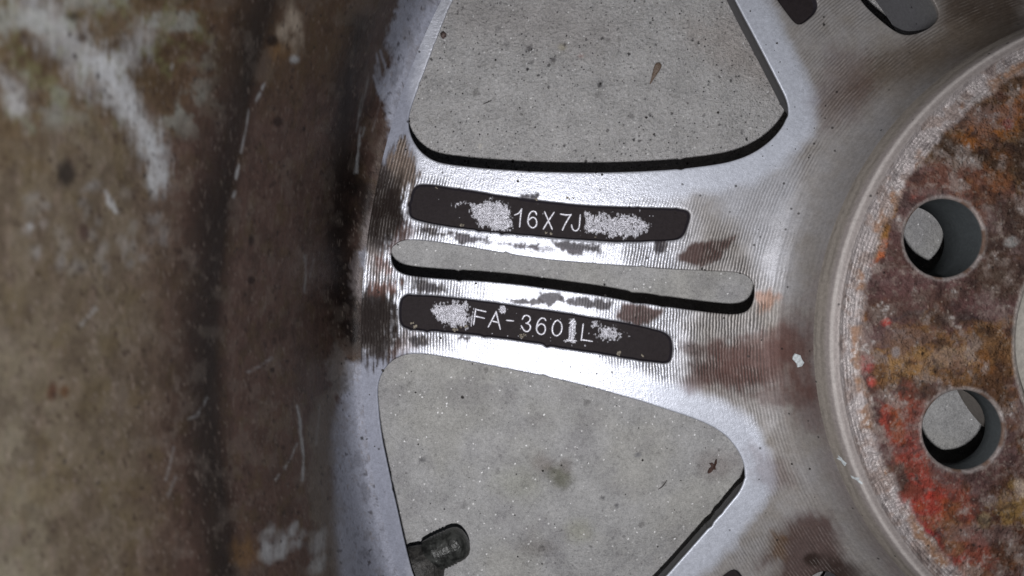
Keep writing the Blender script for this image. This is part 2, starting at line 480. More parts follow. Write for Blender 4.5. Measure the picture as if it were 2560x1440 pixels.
def sheet(outer, holes, fine, coarse, extra_clear=0.6):
    """triangulated flat sheet between an outer loop list and holes; fine where the camera looks"""
    g1 = grid_points(VIS_LO, VIS_HI, fine)
    g2 = grid_points((-0.23, -0.23), (0.23, 0.23), coarse)
    m = (g2[:, 0] > VIS_LO[0]) & (g2[:, 0] < VIS_HI[0]) & (g2[:, 1] > VIS_LO[1]) & (g2[:, 1] < VIS_HI[1])
    g = np.vstack([g1, g2[~m]])
    keep = inside(g, outer[0])
    for h in outer[1:] + holes: keep &= ~inside(g, h)
    g = g[keep]
    bad = np.zeros(len(g), bool)
    for h in outer + holes:
        st = np.hypot(*(h[1] - h[0]))
        bad |= near(g, h, max(fine, st) * extra_clear)
    g = g[~bad]
    loops = outer + holes
    pts = []; edges = []
    for h in loops:
        b = len(pts); n = len(h)
        pts += [Vector(p) for p in h]; edges += [(b + i, b + (i + 1) % n) for i in range(n)]
    nb = len(pts)
    pts += [Vector(p) for p in g]
    v, e, f, ov, oe, of = delaunay_2d_cdt(pts, edges, [], 0, 1e-9, True)
    V = np.array([(p[0], p[1]) for p in v])
    remap = [-1] * nb
    for i, o in enumerate(ov):
        for k in o:
            if k < nb: remap[k] = i
    Fc = np.array([x for x in f if len(x) == 3])
    C = V[Fc].mean(1)
    ok = inside(C, outer[0])
    for h in outer[1:] + holes: ok &= ~inside(C, h)
    Fc = Fc[ok]
    a = V[Fc]; cr = (a[:, 1, 0] - a[:, 0, 0]) * (a[:, 2, 1] - a[:, 0, 1]) - (a[:, 1, 1] - a[:, 0, 1]) * (a[:, 2, 0] - a[:, 0, 0])
    Fc[cr < 0] = Fc[cr < 0][:, ::-1]
    idx = []; b = 0
    for h in loops:
        idx.append([remap[b + i] for i in range(len(h))]); b += len(h)
    return V, Fc, idx

# ------------------------------------------------------------------ the wheel
wheel = bpy.data.objects.new('alloy_wheel', None)
wheel.empty_display_size = 0.05
link(wheel, label='weathered silver alloy car wheel lying face down on concrete, spoke backs and hub pad showing', cat='wheel')

outer = circle(R_OUT, 1100); inner = circle(R_IN, 620)
EDGE_R = 0.0003     # rounding of the edges of the openings
top_holes, hole_meta = [], []
for loop, kind, th, und in openings:
    n = normals_out(loop)
    top_holes.append(loop + n * (EDGE_R + .0003)); hole_meta.append((loop, n, kind, th, und))
pock_top = []
for loop, which in pockets:
    n = normals_out(loop)
    pock_top.append(loop + n * 0.0003)
V2, Fc, idx = sheet([outer, inner], top_holes + pock_top, 0.00034, 0.0030)
verts = [np.column_stack([V2, zdisc(np.hypot(*V2.T))])]
faces = list(map(tuple, Fc))
base = len(V2)
def add_ring(prev, xy, z):
    """append a loop and stitch it to the previous loop of indices (prev runs ccw round a hole)"""
    global base
    verts.append(np.column_stack([xy, z])); n = len(xy)
    new = list(range(base, base + n)); base += n
    for i in range(n):
        j = (i + 1) % n
        faces.append((prev[i], prev[j], new[j], new[i]))
    return new
bottoms = []
for (loop, n, kind, th, und), ids in zip(hole_meta, idx[2:2 + len(top_holes)]):
    z0 = zdisc(np.hypot(*loop.T))
    cur = add_ring(ids, loop + n * EDGE_R, z0)
    for a in (30, 60, 90):
        s, c = math.sin(math.radians(a)), math.cos(math.radians(a))
        cur = add_ring(cur, loop + n * EDGE_R * (1 - s), z0 - EDGE_R * (1 - c))
    if und is None:
        # draft of the cast opening: the wall shows only along the edge of the neighbouring spoke
        P = proj(np.column_stack([loop, z0]))
        if loop[:, 1].mean() > 0:
            m = sstep(290, 235, P[:, 1]) * sstep(1700, 1780, P[:, 0])
        else:
            m = sstep(1190, 1240, P[:, 1]) * sstep(1500, 1600, P[:, 0])
        u = (0.0088 + (0.0061 - 0.0088) * m)
        u = (u + (0.0075 - u) * sstep(1150, 1020, P[:, 0]))[:, None]
    else: u = und
    for k in (0.05, 0.5, 1.0):
        cur = add_ring(cur, loop + n * (u * k), z0 - EDGE_R - (th - EDGE_R) * k)
    bottoms.append((loop + n * u, cur))
floors = []
for (loop, which), ids in zip(pockets, idx[2 + len(top_holes):]):
    n = normals_out(loop); z0 = zdisc(np.hypot(*loop.T))
    cur = add_ring(ids, loop + n * 0.0001, z0 - 0.0001)
    cur = add_ring(cur, loop - n * 0.00005, z0 - 0.0003)
    cur = add_ring(cur, loop - n * 0.0003, z0 - 0.0013)
    cur = add_ring(cur, loop - n * 0.0006, z0 - 0.0017)
    floors.append((loop - n * 0.0003, which))
# face side of the disc, and its rim
fr = circle(R_OUT, 360)
fi = circle(R_IN, 200)
lowloops = [resample(b[0], 0.0025) for b in bottoms]
Vb, Fb, ib = sheet([fr, fi], lowloops, 0.004, 0.006)
def tbot(r): return np.interp(r, [.07, .19], [.0200, .0200])
verts.append(np.column_stack([Vb, zdisc(np.hypot(*Vb.T)) - tbot(np.hypot(*Vb.T))]))
faces += [tuple(base + k for k in f[::-1]) for f in Fb]
base += len(Vb)
X = np.vstack(verts)

SILVER = np.array([.42, .435, .48]); DUST = lin((150, 143, 135)) * .60; BROWN = lin((100, 72, 66)) * .55
DKBROWN = lin((52, 40, 36)) * .6; BLACK = np.array([.016, .014, .017])
P = proj(X); r = np.hypot(X[:, 0], X[:, 1])
edge = np.full(len(X), 1.0)
for loop, n, kind, th, und in hole_meta:
    if kind == 'window':
        lo = loop.min(0) - .02; hi = loop.max(0) + .02
        s = np.where(((X[:, :2] > lo) & (X[:, :2] < hi)).all(1))[0]
        L = loop[::3]
        for k in range(0, len(s), 4000):
            q = s[k:k + 4000]
            edge[q] = np.minimum(edge[q], np.sqrt(((X[q, None, :2] - L[None]) ** 2).sum(2).min(1)))
pt = Paint(P, SILVER, 0.55, 0.37, 0.10)
ang_ = np.arctan2(X[:, 1], X[:, 0])
pt.nc = (2.4 - 1.1 * sstep(1200, 1500, P[:, 0])) * (fbm(r / .00050, ang_ * r / .0045, 23, 2) * 2 - 1)
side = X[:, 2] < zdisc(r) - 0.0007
# warm dust film, thinner beside the window edges where the paint was wiped by rain
film = sstep(.0045, .0085, edge + .0016 * pt.na + .0007 * pt.nb)
film = film * np.maximum(sstep(1640, 1780, P[:, 0]), 0.0)
pt.put(film * (0.80 + 0.2 * pt.na), col=DUST, met=.18, rgh=.52)
gz = sstep(.0042, .0085, edge + .0016 * pt.na)
kz = sstep(540, 620, P[:, 1]) * sstep(1010, 940, P[:, 1]) * sstep(1960, 1860, P[:, 0])
kg = .50 + .65 * kz
pt.prm[:, 2] += (kg - pt.prm[:, 2]) * gz * sstep(1400, 1640, P[:, 0]) * sstep(0.082, 0.088, r)
pt.put(sstep(1300, 1050, P[:, 0]) * sstep(430, 470, P[:, 1]) * sstep(900, 840, P[:, 1]), grv=1.2)
# silver near the rim
pt.poly([(1880, 430), (1990, 380), (2000, 560), (1960, 720), (1900, 715), (1860, 600), (1750, 480)], 40, 8, .65, col=SILVER * .8, met=.35, rgh=.45, grv=.3)
cl = sstep(.0085, .0045, edge + .0012 * pt.na) * sstep(1500, 1700, P[:, 0])
pt.put(cl * .8, col=np.array([.42, .445, .505]), met=.30, rgh=.45, grv=.02)
# brown brake dust film round the hub
pt.line([(2560, 210), (2330, 300), (2160, 480), (2050, 720), (2040, 960), (2090, 1180), (2250, 1440)], 20, 34, 12, .30, col=BROWN * 1.5, met=.15, rgh=.5)
pt.poly([(2560, -40), (2560, 130), (2420, 160), (2280, 210), (2150, 250), (2080, 260), (2120, 190), (2200, 120), (2330, 80), (2360, -40)], 45, 12, .75, col=lin((96, 80, 62)) * .55, met=.1, rgh=.5)
pt.poly([(2560, -60), (2560, 60), (2440, 70), (2370, 40), (2370, -60)], 40, 10, .6, col=lin((60, 46, 34)) * .5, met=.05, rgh=.5)
pt.poly([(2080, 120), (2160, 130), (2200, 210), (2140, 300), (2060, 330), (2020, 260)], 30, 14, .4, col=BROWN, met=.15, rgh=.5)
for x, y, a, b, ang, k in ((1890, 905, 120, 60, -18, .85), (1800, 925, 80, 30, 8, .6), (1960, 990, 90, 30, 5, .6), (1990, 860, 60, 90, 0, .5), (2030, 1010, 60, 70, 0, .55), (1790, 870, 30, 26, 0, .9),
                           (2150, 560, 30, 70, 30, .5), (2100, 640, 26, 60, 15, .45)):
    pt.blob(x, y, a, b, ang, .5, .35, k, col=BROWN, met=.12, rgh=.5)
pt.poly([(1700, 955), (1765, 905), (1850, 850), (1960, 800), (2020, 860), (2040, 1000), (1900, 955), (1800, 965), (1720, 985)], 16, 6, .6, col=BROWN * 1.25, met=.15, rgh=.5)
pt.poly([(1720, 905), (1790, 915), (1850, 950), (1800, 962), (1730, 960)], 8, 6, .6, col=BROWN * .8, met=.1, rgh=.5)
pt.poly([(1690, 655), (1690, 635), (1720, 612), (1760, 605), (1845, 585), (1835, 605), (1790, 650), (1760, 668), (1720, 662)], 6, 7, .95, col=BROWN * .75, met=.1, rgh=.5)
pt.poly([(1538, 792), (1552, 762), (1575, 756), (1660, 770), (1665, 785), (1640, 800), (1600, 812), (1560, 805)], 6, 6, .95, col=BROWN * .8, met=.1, rgh=.5)
pt.blob(1735, 875, 34, 24, 20, .4, .35, .8, col=BROWN * .7, met=.1, rgh=.5)
pt.poly([(1892, 735), (1925, 728), (1950, 745), (1925, 780), (1895, 785)], 10, 8, .7, col=lin((165, 120, 95)) * .6, met=.2)
pt.line([(1420, 668), (1500, 672), (1560, 668), (1640, 676), (1760, 682)], 4, 5, 4, .5, col=BROWN, met=.15)
pt.poly([(1880, 1120), (1960, 1150), (1990, 1210), (1930, 1230), (1890, 1180)], 25, 12, .4, col=BROWN * 1.3, met=.15)
pt.poly([(2020, 1280), (2080, 1290), (2130, 1440), (2150, 1470), (1930, 1470), (1950, 1390), (1900, 1420), (1905, 1400), (1960, 1310)], 26, 10, .85, col=BROWN * .72, met=.08, rgh=.5)
pt.poly([(1930, 1330), (1970, 1340), (1960, 1400), (1925, 1390)], 14, 8, .8, col=lin((115, 92, 72)) * .55, met=.1)
pt.blob(2030, 1400, 20, 16, 0, .4, .3, .9, col=DKBROWN, met=0, rgh=.5)
pt.blob(2110, 1440, 70, 40, 20, .5, .3, .8, col=DKBROWN, met=0, rgh=.5)
pt.put(sstep(1080, 1010, P[:, 0] + 20 * pt.na) * np.clip(sstep(470, 400, P[:, 1]) + sstep(860, 900, P[:, 1]), 0, 1) * (r < .187), col=np.array([.185, .195, .235]), met=.25, rgh=.58, grv=0)  # rim-side silver painted darker, for the weaker glare away from the spokes
# the rim side of the spokes: brown grime over the turning marks
pt.poly([(840, 430), (960, 395), (1005, 350), (1035, 400), (1042, 440), (1022, 470), (1012, 540), (1025, 560), (985, 590), (935, 690), (920, 640), (840, 700)], 12, 14, .95, col=DKBROWN * 1.1, met=.06, rgh=.5, grv=1.0)
pt.poly([(965, 395), (1010, 355), (1035, 400), (1040, 440), (1018, 500), (985, 500)], 10, 12, .55, col=lin((150, 132, 118)) * .6, met=.4, rgh=.45)
pt.poly([(900, 480), (985, 470), (1005, 520), (1000, 580), (940, 600), (900, 560)], 14, 14, .95, col=DKBROWN * .5, met=.03, rgh=.5, grv=.5)
pt.poly([(850, 720), (905, 720), (930, 705), (985, 712), (1060, 702), (1100, 716), (1060, 732), (1000, 738), (990, 830), (1015, 860), (960, 905), (905, 905), (850, 860)], 14, 16, .95, col=DKBROWN * .8, met=.04, rgh=.5, grv=.9)
pt.poly([(930, 700), (1000, 712), (995, 735), (960, 745), (920, 740)], 8, 9, .7, col=lin((120, 82, 72)) * .6, met=.2)
pt.poly([(1000, 830), (1045, 832), (1070, 850), (1040, 872), (985, 900), (975, 880)], 9, 12, .55, col=BROWN * .8, met=.2, rgh=.45)
pt.poly([(905, 600), (930, 600), (965, 640), (975, 680), (940, 700), (915, 700)], 12, 12, .6, col=lin((150, 140, 138)) * .6, met=.45)
pt.poly([(940, 640), (970, 650), (975, 675), (945, 680)], 6, 9, .7, col=lin((105, 62, 52)) * .6, met=.1)
pt.poly([(880, 430), (960, 425), (1012, 440), (1020, 480), (1012, 540), (985, 600), (930, 620), (880, 600)], 22, 14, .85, col=DKBROWN * .45, met=0, rgh=.6, grv=.7)
pt.poly([(870, 740), (985, 735), (992, 835), (950, 880), (880, 870)], 22, 14, .85, col=DKBROWN * .45, met=0, rgh=.6, grv=.7)
pt.poly([(985, 600), (1010, 560), (1060, 566), (1090, 575), (1040, 590), (985, 640), (960, 640)], 8, 12, .6, col=BROWN * .9, met=.2, rgh=.5)
pt.nc = .30 * pt.nc + .9 * (fbm(P[:, 0] / 7, P[:, 1] / 7, 29, 3) * 2 - 1)
# black chips beside the recesses
for pl in ([(1040, 566), (1075, 570), (1130, 580), (1120, 596), (1072, 592), (1052, 580)], [(1128, 580), (1210, 592), (1220, 602), (1150, 604)], [(1275, 612), (1350, 610), (1345, 622), (1290, 622)],
           [(1375, 600), (1440, 604), (1500, 612), (1495, 630), (1430, 636), (1385, 618)], [(1632, 600), (1665, 598), (1668, 630), (1640, 632)], [(1300, 490), (1345, 488), (1340, 500), (1305, 500)],
           [(1345, 724), (1400, 732), (1410, 748), (1370, 768), (1345, 752)], [(1400, 740), (1530, 755), (1525, 776), (1440, 766), (1395, 755)], [(1040, 704), (1080, 704), (1120, 728), (1075, 735), (1050, 725)],
           [(1020, 845), (1060, 838), (1070, 858), (1030, 866)], [(1270, 748), (1345, 745), (1370, 762), (1300, 764)], [(1130, 838), (1180, 842), (1175, 850), (1135, 848)]):
    pt.poly(pl, 4, 8, .95, col=BLACK * 1.6, met=.1, rgh=.4)
# thin worn line of chips beside the slot
pt.line([(1010, 560), (1180, 600), (1320, 618), (1500, 632)], 3, 3, 6, .6, col=BLACK * 3, met=.3, rgh=.45)
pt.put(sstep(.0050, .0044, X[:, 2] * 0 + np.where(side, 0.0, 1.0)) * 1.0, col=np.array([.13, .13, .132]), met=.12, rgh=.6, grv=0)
pk = np.zeros(len(X), bool)
for loop, which in pockets:
    q = np.where(((X[:, :2] > loop.min(0) - .001) & (X[:, :2] < loop.max(0) + .001)).all(1) & (X[:, 2] < zdisc(r) - .0002))[0]
    pk[q[inside(X[q, :2], loop + normals_out(loop) * .0002)]] = True
pt.put(pk * 1.0, col=BLACK * 1.6, met=.05, rgh=.45, grv=0)
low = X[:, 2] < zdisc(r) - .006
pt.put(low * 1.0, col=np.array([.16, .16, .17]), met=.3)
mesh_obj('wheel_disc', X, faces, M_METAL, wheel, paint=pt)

# --- recess floors and their raised lettering
def stroke_mesh(paths, z, width, h):
    """rounded raised strokes, each path a list of world xy"""
    vs, fs = [], []
    for p in paths:
        p = np.asarray(p); 
        t = np.gradient(p, axis=0); t /= np.maximum(np.linalg.norm(t, axis=1), 1e-9)[:, None]
        nn = np.stack([-t[:, 1], t[:, 0]], 1)
        # blunt rounded ends
        p = np.vstack([p[0] - t[0] * width * .45, p, p[-1] + t[-1] * width * .45]); nn = np.vstack([nn[0], nn, nn[-1]])
        sc = np.r_[.45, np.ones(len(p) - 2), .45]
        b = len(vs)
        prof = [(-.5, -.25), (-.42, .45), (-.2, .92), (.2, .92), (.42, .45), (.5, -.25)]
        for q, m, s in zip(p, nn, sc):
            jit = 1 + rnd.uniform(-.14, .14)
            for u, v in prof:
                zz = z(q)
                vs.append((q[0] + m[0] * u * width * s * jit, q[1] + m[1] * u * width * s * jit, zz + v * h * (0.5 + .5 * s)))
        k = len(prof)
        for i in range(len(p) - 1):
            for j in range(k - 1):
                a = b + i * k + j
                fs.append((a, a + 1, a + k + 1, a + k))
        fs.append(tuple(b + j for j in range(k))); fs.append(tuple(b + (len(p) - 1) * k + j for j in range(k))[::-1])
    return np.array(vs), fs

def smooth_path(pts, n=2):
    p = np.asarray(pts, float)
    if len(p) > 3:
        for _ in range(n):
            q = np.empty((len(p) * 2 - 2, 2)); q[0::2] = p[:-1] * .75 + p[1:] * .25; q[1::2] = p[:-1] * .25 + p[1:] * .75
            p = np.vstack([p[:1], q, p[-1:]])
    d = np.r_[0, np.cumsum(np.hypot(*np.diff(p, axis=0).T))]
    t = np.linspace(0, d[-1], max(4, int(d[-1] / 1.6)))
    return np.stack([np.interp(t, d, p[:, 0]), np.interp(t, d, p[:, 1])], 1)

T1 = [('1', [[(400, 500), (500, 455), (575, 350)], [(575, 350), (545, 560), (525, 810)]]),
      ('6', [[(975, 490), (955, 425), (900, 400), (830, 415), (778, 490), (750, 600), (742, 700), (778, 790), (850, 850), (920, 838), (970, 785), (985, 700), (960, 610), (900, 560), (830, 575), (770, 640)]]),
      ('X', [[(1195, 430), (1290, 650), (1390, 880)], [(1440, 440), (1290, 660), (1160, 870)]]),
      ('7', [[(1620, 480), (1750, 505), (1890, 500)], [(1890, 500), (1800, 640), (1720, 780), (1670, 900)]]),
      ('J', [[(2140, 510), (2125, 700), (2112, 840), (2065, 915), (1990, 935), (1930, 880), (1910, 780)]])]
T2 = [('F', [[(270, 160), (235, 420)], [(280, 165), (440, 200)], [(262, 280), (415, 315)]]),
      ('A', [[(490, 465), (625, 205)], [(625, 205), (695, 500)], [(560, 365), (655, 388)]]),
      ('dash', [[(812, 352), (920, 362)]]),
      ('3', [[(1080, 330), (1105, 275), (1160, 260), (1212, 295), (1218, 350), (1165, 400), (1150, 402)], [(1150, 402), (1215, 430), (1220, 500), (1170, 552), (1110, 535), (1062, 450)]]),
      ('6', [[(1482, 350), (1460, 312), (1400, 312), (1350, 370), (1325, 450), (1322, 520), (1358, 582), (1410, 602), (1462, 572), (1482, 500), (1460, 430), (1410, 408), (1360, 430), (1330, 475)]]),
      ('0', [[(1690, 350), (1748, 390), (1768, 470), (1750, 560), (1690, 622), (1630, 612), (1592, 540), (1602, 450), (1640, 370), (1690, 350)]]),
      ('1', [[(1895, 400), (1960, 335)], [(1960, 335), (1930, 690)], [(1850, 690), (2000, 705)]]),
      ('L', [[(2130, 420), (2100, 660), (2098, 690)], [(2098, 685), (2280, 712)]])]
GLYPH = {'1': 'one', '6': 'six', 'X': 'letter x', '7': 'seven', 'J': 'letter j', 'F': 'letter f', 'A': 'letter a', 'dash': 'dash', '3': 'three', '0': 'zero', 'L': 'letter l'}

class Flat:  # small uniform paint record
    def __init__(s, n, col, met, rgh, grv=0, lump=0):
        s.col = np.tile(np.array(col, float), (n, 1)); s.prm = np.tile([met, rgh, grv, lump], (n, 1)).astype(float)

POCKET_DEPTH = 0.0015
first_far = None
for loop, which in floors:
    fine = which < 2
    lo, hi = loop.min(0), loop.max(0)
    st = 0.0002 if fine else 0.0016
    g = grid_points(lo, hi, st); g = g[inside(g, loop)]; g = g[~near(g, loop, st * .5)]
    pts = [Vector(p) for p in loop] + [Vector(p) for p in g]
    v, e, f, *_ = delaunay_2d_cdt(pts, [(i, (i + 1) % len(loop)) for i in range(len(loop))], [], 1, 1e-9, False)
    v = np.array([(q[0], q[1]) for q in v]); zz = zdisc(np.hypot(*v.T)) - POCKET_DEPTH
    X = np.column_stack([v, zz])
    f = np.array([x for x in f if len(x) == 3]); a = v[f]
    cr = (a[:, 1, 0] - a[:, 0, 0]) * (a[:, 2, 1] - a[:, 0, 1]) - (a[:, 1, 1] - a[:, 0, 1]) * (a[:, 2, 0] - a[:, 0, 0])
    f[cr < 0] = f[cr < 0][:, ::-1]
    pp = Paint(proj(X), np.array([.019, .0155, .0165]), .0, .6, 0, .04)
    base_c, base_p = pp.col.copy(), pp.prm.copy()
    BARE = dict(met=1.0)
    pp.nb = pp.nb * 1.6
    pp.nc = fbm(pp.P[:, 0] / 3.2, pp.P[:, 1] / 5.5, 23, 2) * 2 - 1
    sp = fbm(pp.P[:, 0] / 4, pp.P[:, 1] / 6, 77, 2)
    if which == 0:
        pp.poly([(1175, 512), (1230, 502), (1268, 512), (1276, 540), (1275, 570), (1235, 572), (1200, 562), (1180, 535)], 9, 5, 1, **BARE)
        pp.line([(1132, 510), (1190, 508)], 4, 8, 4, .8, **BARE)
        pp.poly([(1468, 534), (1520, 538), (1570, 540), (1600, 545), (1628, 560), (1620, 575), (1590, 588), (1530, 590), (1500, 582), (1466, 582)], 9, 6, .9, **BARE)
        pp.put(sstep(.86, .92, sp) * .5, **BARE)
    elif which == 1:
        pp.poly([(1088, 760), (1120, 762), (1165, 756), (1172, 790), (1166, 815), (1130, 818), (1102, 805), (1085, 780)], 12, 8, .95, **BARE)
        pp.blob(1256, 773, 9, 9, 0, .3, .3, 1, **BARE)
        pp.poly([(1424, 795), (1440, 796), (1440, 832), (1434, 855), (1415, 852), (1422, 835)], 2, 3, .95, **BARE)
        pp.line([(1412, 852), (1438, 855)], 3, 2, 2, .9, **BARE)
        pp.poly([(1480, 808), (1530, 818), (1560, 838), (1545, 852), (1500, 845)], 16, 9, .8, **BARE)
        pp.put(sstep(.80, .88, sp) * sstep(1180, 1230, pp.P[:, 0]) * sstep(1520, 1480, pp.P[:, 0]) * .5, **BARE)
        pp.line([(1184, 772), (1177, 814)], 1.6, 1.5, 1.2, .9, **BARE)
    gr = fbm(pp.P[:, 0] / 3.4, pp.P[:, 1] / 5.0, 97, 2); gr = np.clip((gr - .22) / .56, 0, 1)
    cov = pp.prm[:, 0] * .93
    vis = sstep(-.20, .16, cov - gr) * sstep(.04, .12, cov)
    pp.col = base_c + (np.array([.42, .42, .46]) * (.6 + .5 * gr)[:, None] - base_c) * vis[:, None]
    pp.prm = base_p + (np.array([.6, .38, 0, .32]) - base_p) * vis[:, None]
    fl = mesh_obj('recessed_panel', X, f, M_METAL, wheel, paint=pp)
    if fine:
        fl['label'] = 'black recess with worn paint reading 16X7J' if which == 0 else 'black recess with worn paint reading FA-3601L'
        glyphs, ox, oy, sc = (T1, 1250, 490, 10.667) if which == 0 else (T2, 1150, 750, 6.919)
        zf = lambda q: float(zdisc(math.hypot(q[0], q[1]))) - POCKET_DEPTH
        for gname, paths in glyphs:
            wp = []
            for p in paths:
                px = smooth_path([(ox + u / sc, oy + w / sc) for u, w in p])
                wp.append([W(a, b, 0.0435)[:2] for a, b in px])
            vs, fs = stroke_mesh(wp, zf, 0.00054, 0.00055)
            o = mesh_obj('raised_character', vs, fs, M_METAL, fl, paint=Flat(len(vs), (.60, .60, .65), .4, .40, 0, .16), label='raised ' + GLYPH[gname])

# --- hub pad with its eight bolt holes
PAD = [(q, float(zdisc(q))) for q in np.arange(.0742, .07801, .0002)]
h1 = W(2360, 595, .062); h2 = W(2407, 1075, .062)
r1, r2 = math.hypot(h1[0], h1[1]), math.hypot(h2[0], h2[1]); a1 = math.degrees(math.atan2(h1[1], h1[0])); a2 = math.degrees(math.atan2(h2[1], h2[0])) % 360
bolt = []
for k in range(4):
    for rr, aa, zb, rad in ((r1, a1, .0456, .00872), (r2, a2, .0551, .00885)):
        t = math.radians(aa + 90 * k); bolt.append((rr * math.cos(t), rr * math.sin(t), zb, rad))
BORE = .0350
outer = circle(PAD[0][0], 900)
holes = [circle(BORE, 300)]
CH = 0.0004
for x, y, zb, rad in bolt: holes.append(circle(rad + CH, 120) + np.array([x, y]))
V2, Fc, idx = sheet([outer], holes, 0.00034, 0.0022)
def pad_noise(x, y):
    P = proj(np.column_stack([x, y, np.full(len(x), .062)]))
    return (fbm(P[:, 0] / 30, P[:, 1] / 30, 41) - .5) * .00035 + (fbm(P[:, 0] / 8, P[:, 1] / 8, 43, 3) - .5) * .00022
rr_ = np.hypot(*V2.T)
zz = .062 + pad_noise(V2[:, 0], V2[:, 1]) * sstep(.0742, .070, rr_) * sstep(.035, .037, rr_)
zz -= .0004 * sstep(.0700, .0712, rr_) * sstep(.0742, .0735, rr_)
verts = [np.column_stack([V2, zz])]; faces = list(map(tuple, Fc)); base = len(V2)
cur = idx[0]
dirn = V2[idx[0]] / np.hypot(*V2[idx[0]].T)[:, None]
for pr, pz in PAD[1:]:
    new = list(range(base, base + len(cur))); verts.append(np.column_stack([dirn * pr, np.full(len(cur), pz)])); base += len(cur)
    for i in range(len(cur)):
        j = (i + 1) % len(cur); faces.append((cur[i], new[i], new[j], cur[j]))
    cur = new
cur = idx[1]
d = V2[cur] / BORE
for pr, pz in ((.0347, .0616), (.0340, .0605), (.0336, .058), (.0334, .050), (.0334, .030)):
    cur = add_ring(cur, d * pr, np.full(len(cur), pz))
hub_low = cur
for (x, y, zb, rad), ids in zip(bolt, idx[2:]):
    pc = V2[ids] - np.array([x, y]); pc /= np.hypot(*pc.T)[:, None]
    cur = ids; c = np.array([x, y])
    for q, pz in ((rad + .0001, .0617), (rad, .0612), (rad, (zb + .061) / 2), (rad, zb + .0004), (rad + .0003, zb)):
        cur = add_ring(cur, c + pc * q, np.full(len(ids), pz))
    # wider lug recess on the face side
    cur = add_ring(cur, c + pc * (rad + .0035), np.full(len(ids), zb - .0012))
X = np.vstack(verts); P = proj(X); r = np.hypot(X[:, 0], X[:, 1])
wx = fbm(P[:, 0] / 60, P[:, 1] / 60, 101, 4) - .5; wy = fbm(P[:, 0] / 60, P[:, 1] / 60, 107, 4) - .5
pt = Paint(P + np.stack([wx, wy], 1) * 95, lin((128, 118, 118)) * .62, .25, .5, .0, .42)
RUST = lin((150, 92, 40)); OCHRE = lin((150, 112, 60)); RED = lin((150, 62, 50)); MAROON = lin((95, 62, 58)); DKR = lin((62, 48, 40)); PALE = lin((165, 152, 140))
q = .70
n1 = fbm(P[:, 0] / 90, P[:, 1] / 90, 51); n2 = fbm(P[:, 0] / 26, P[:, 1] / 26, 57); n3 = fbm(P[:, 0] / 9, P[:, 1] / 9, 61, 3); n4 = fbm(P[:, 0] / 5, P[:, 1] / 5, 67, 2)
inn = sstep(.0712, .0690, r + .0012 * pt.na)
pt.put(inn * .85, col=MAROON * q, met=.05, rgh=.55, lump=.6)
pt.poly([(2330, 290), (2420, 240), (2600, 130), (2600, 700), (2540, 560), (2450, 480), (2330, 440), (2290, 380)], 30, 18, .9, col=lin((112, 84, 56)) * q, met=.03, rgh=.6, lump=.8)
pt.poly([(2380, 330), (2440, 290), (2600, 200), (2600, 300), (2480, 350), (2430, 390)], 16, 18, .9, col=RUST * q, met=.03, rgh=.6)
pt.poly([(2330, 340), (2480, 360), (2600, 330), (2600, 440), (2480, 460), (2350, 420)], 24, 20, .8, col=DKR * q, met=.03, rgh=.55)
pt.poly([(2260, 440), (2380, 420), (2520, 440), (2540, 500), (2450, 510), (2330, 495), (2290, 520)], 18, 16, .85, col=lin((120, 80, 68)) * q, met=.03, rgh=.6)
pt.poly([(2460, 500), (2600, 480), (2600, 720), (2500, 760), (2440, 700), (2480, 600)], 24, 20, .9, col=lin((84, 66, 58)) * q, met=.03, rgh=.6)
pt.poly([(2200, 640), (2270, 620), (2330, 700), (2420, 710), (2530, 760), (2530, 820), (2380, 800), (2210, 800), (2180, 740)], 18, 16, .9, col=lin((104, 74, 72)) * q, met=.05, rgh=.55)
pt.line([(2215, 780), (2340, 800), (2480, 808)], 12, 8, 8, .8, col=lin((72, 62, 64)) * q, met=.05)
pt.poly([(2185, 830), (2250, 810), (2400, 815), (2545, 800), (2545, 960), (2560, 1010), (2450, 985), (2360, 965), (2250, 965), (2190, 930)], 22, 20, .95, col=lin((138, 100, 62)) * q, met=.03, rgh=.6, lump=.9)
pt.poly([(2190, 880), (2290, 870), (2360, 900), (2330, 940), (2230, 940)], 14, 14, .8, col=lin((172, 132, 82)) * q)
pt.poly([(2330, 870), (2430, 880), (2420, 925), (2340, 920)], 8, 14, .55, col=lin((205, 175, 140)) * q)
pt.poly([(2200, 1000), (2260, 975), (2330, 1010), (2310, 1100), (2340, 1180), (2430, 1230), (2520, 1260), (2560, 1300), (2560, 1440), (2440, 1440), (2380, 1390), (2290, 1280), (2230, 1150)], 14, 16, .9, col=lin((138, 72, 56)) * q, met=.05, rgh=.5)
pt.poly([(2200, 1000), (2225, 990), (2250, 1040), (2290, 1130), (2330, 1200), (2380, 1250), (2300, 1260), (2250, 1170), (2215, 1080)], 8, 10, .8, col=RED * q * 1.1, met=.05, rgh=.45)
pt.poly([(2250, 1200), (2330, 1215), (2370, 1280), (2350, 1330), (2430, 1400), (2400, 1440), (2350, 1400), (2290, 1310), (2240, 1240)], 8, 12, .85, col=lin((160, 60, 48)) * q, met=.05, rgh=.5)
pt.poly([(2320, 1300), (2390, 1310), (2420, 1370), (2370, 1385)], 10, 14, .6, col=lin((130, 100, 68)) * q)
pt.poly([(2460, 1220), (2560, 1130), (2600, 1150), (2600, 1460), (2500, 1440), (2440, 1340)], 20, 18, .9, col=lin((88, 60, 44)) * q, met=.03, rgh=.6, lump=.8)
pt.poly([(2470, 1240), (2560, 1190), (2600, 1230), (2600, 1310), (2520, 1310)], 16, 16, .85, col=lin((150, 118, 66)) * q)
pt.poly([(2490, 900), (2545, 980), (2600, 1110), (2540, 1120), (2500, 1040), (2440, 975)], 10, 12, .8, col=lin((108, 72, 46)) * q)
pt.P = P
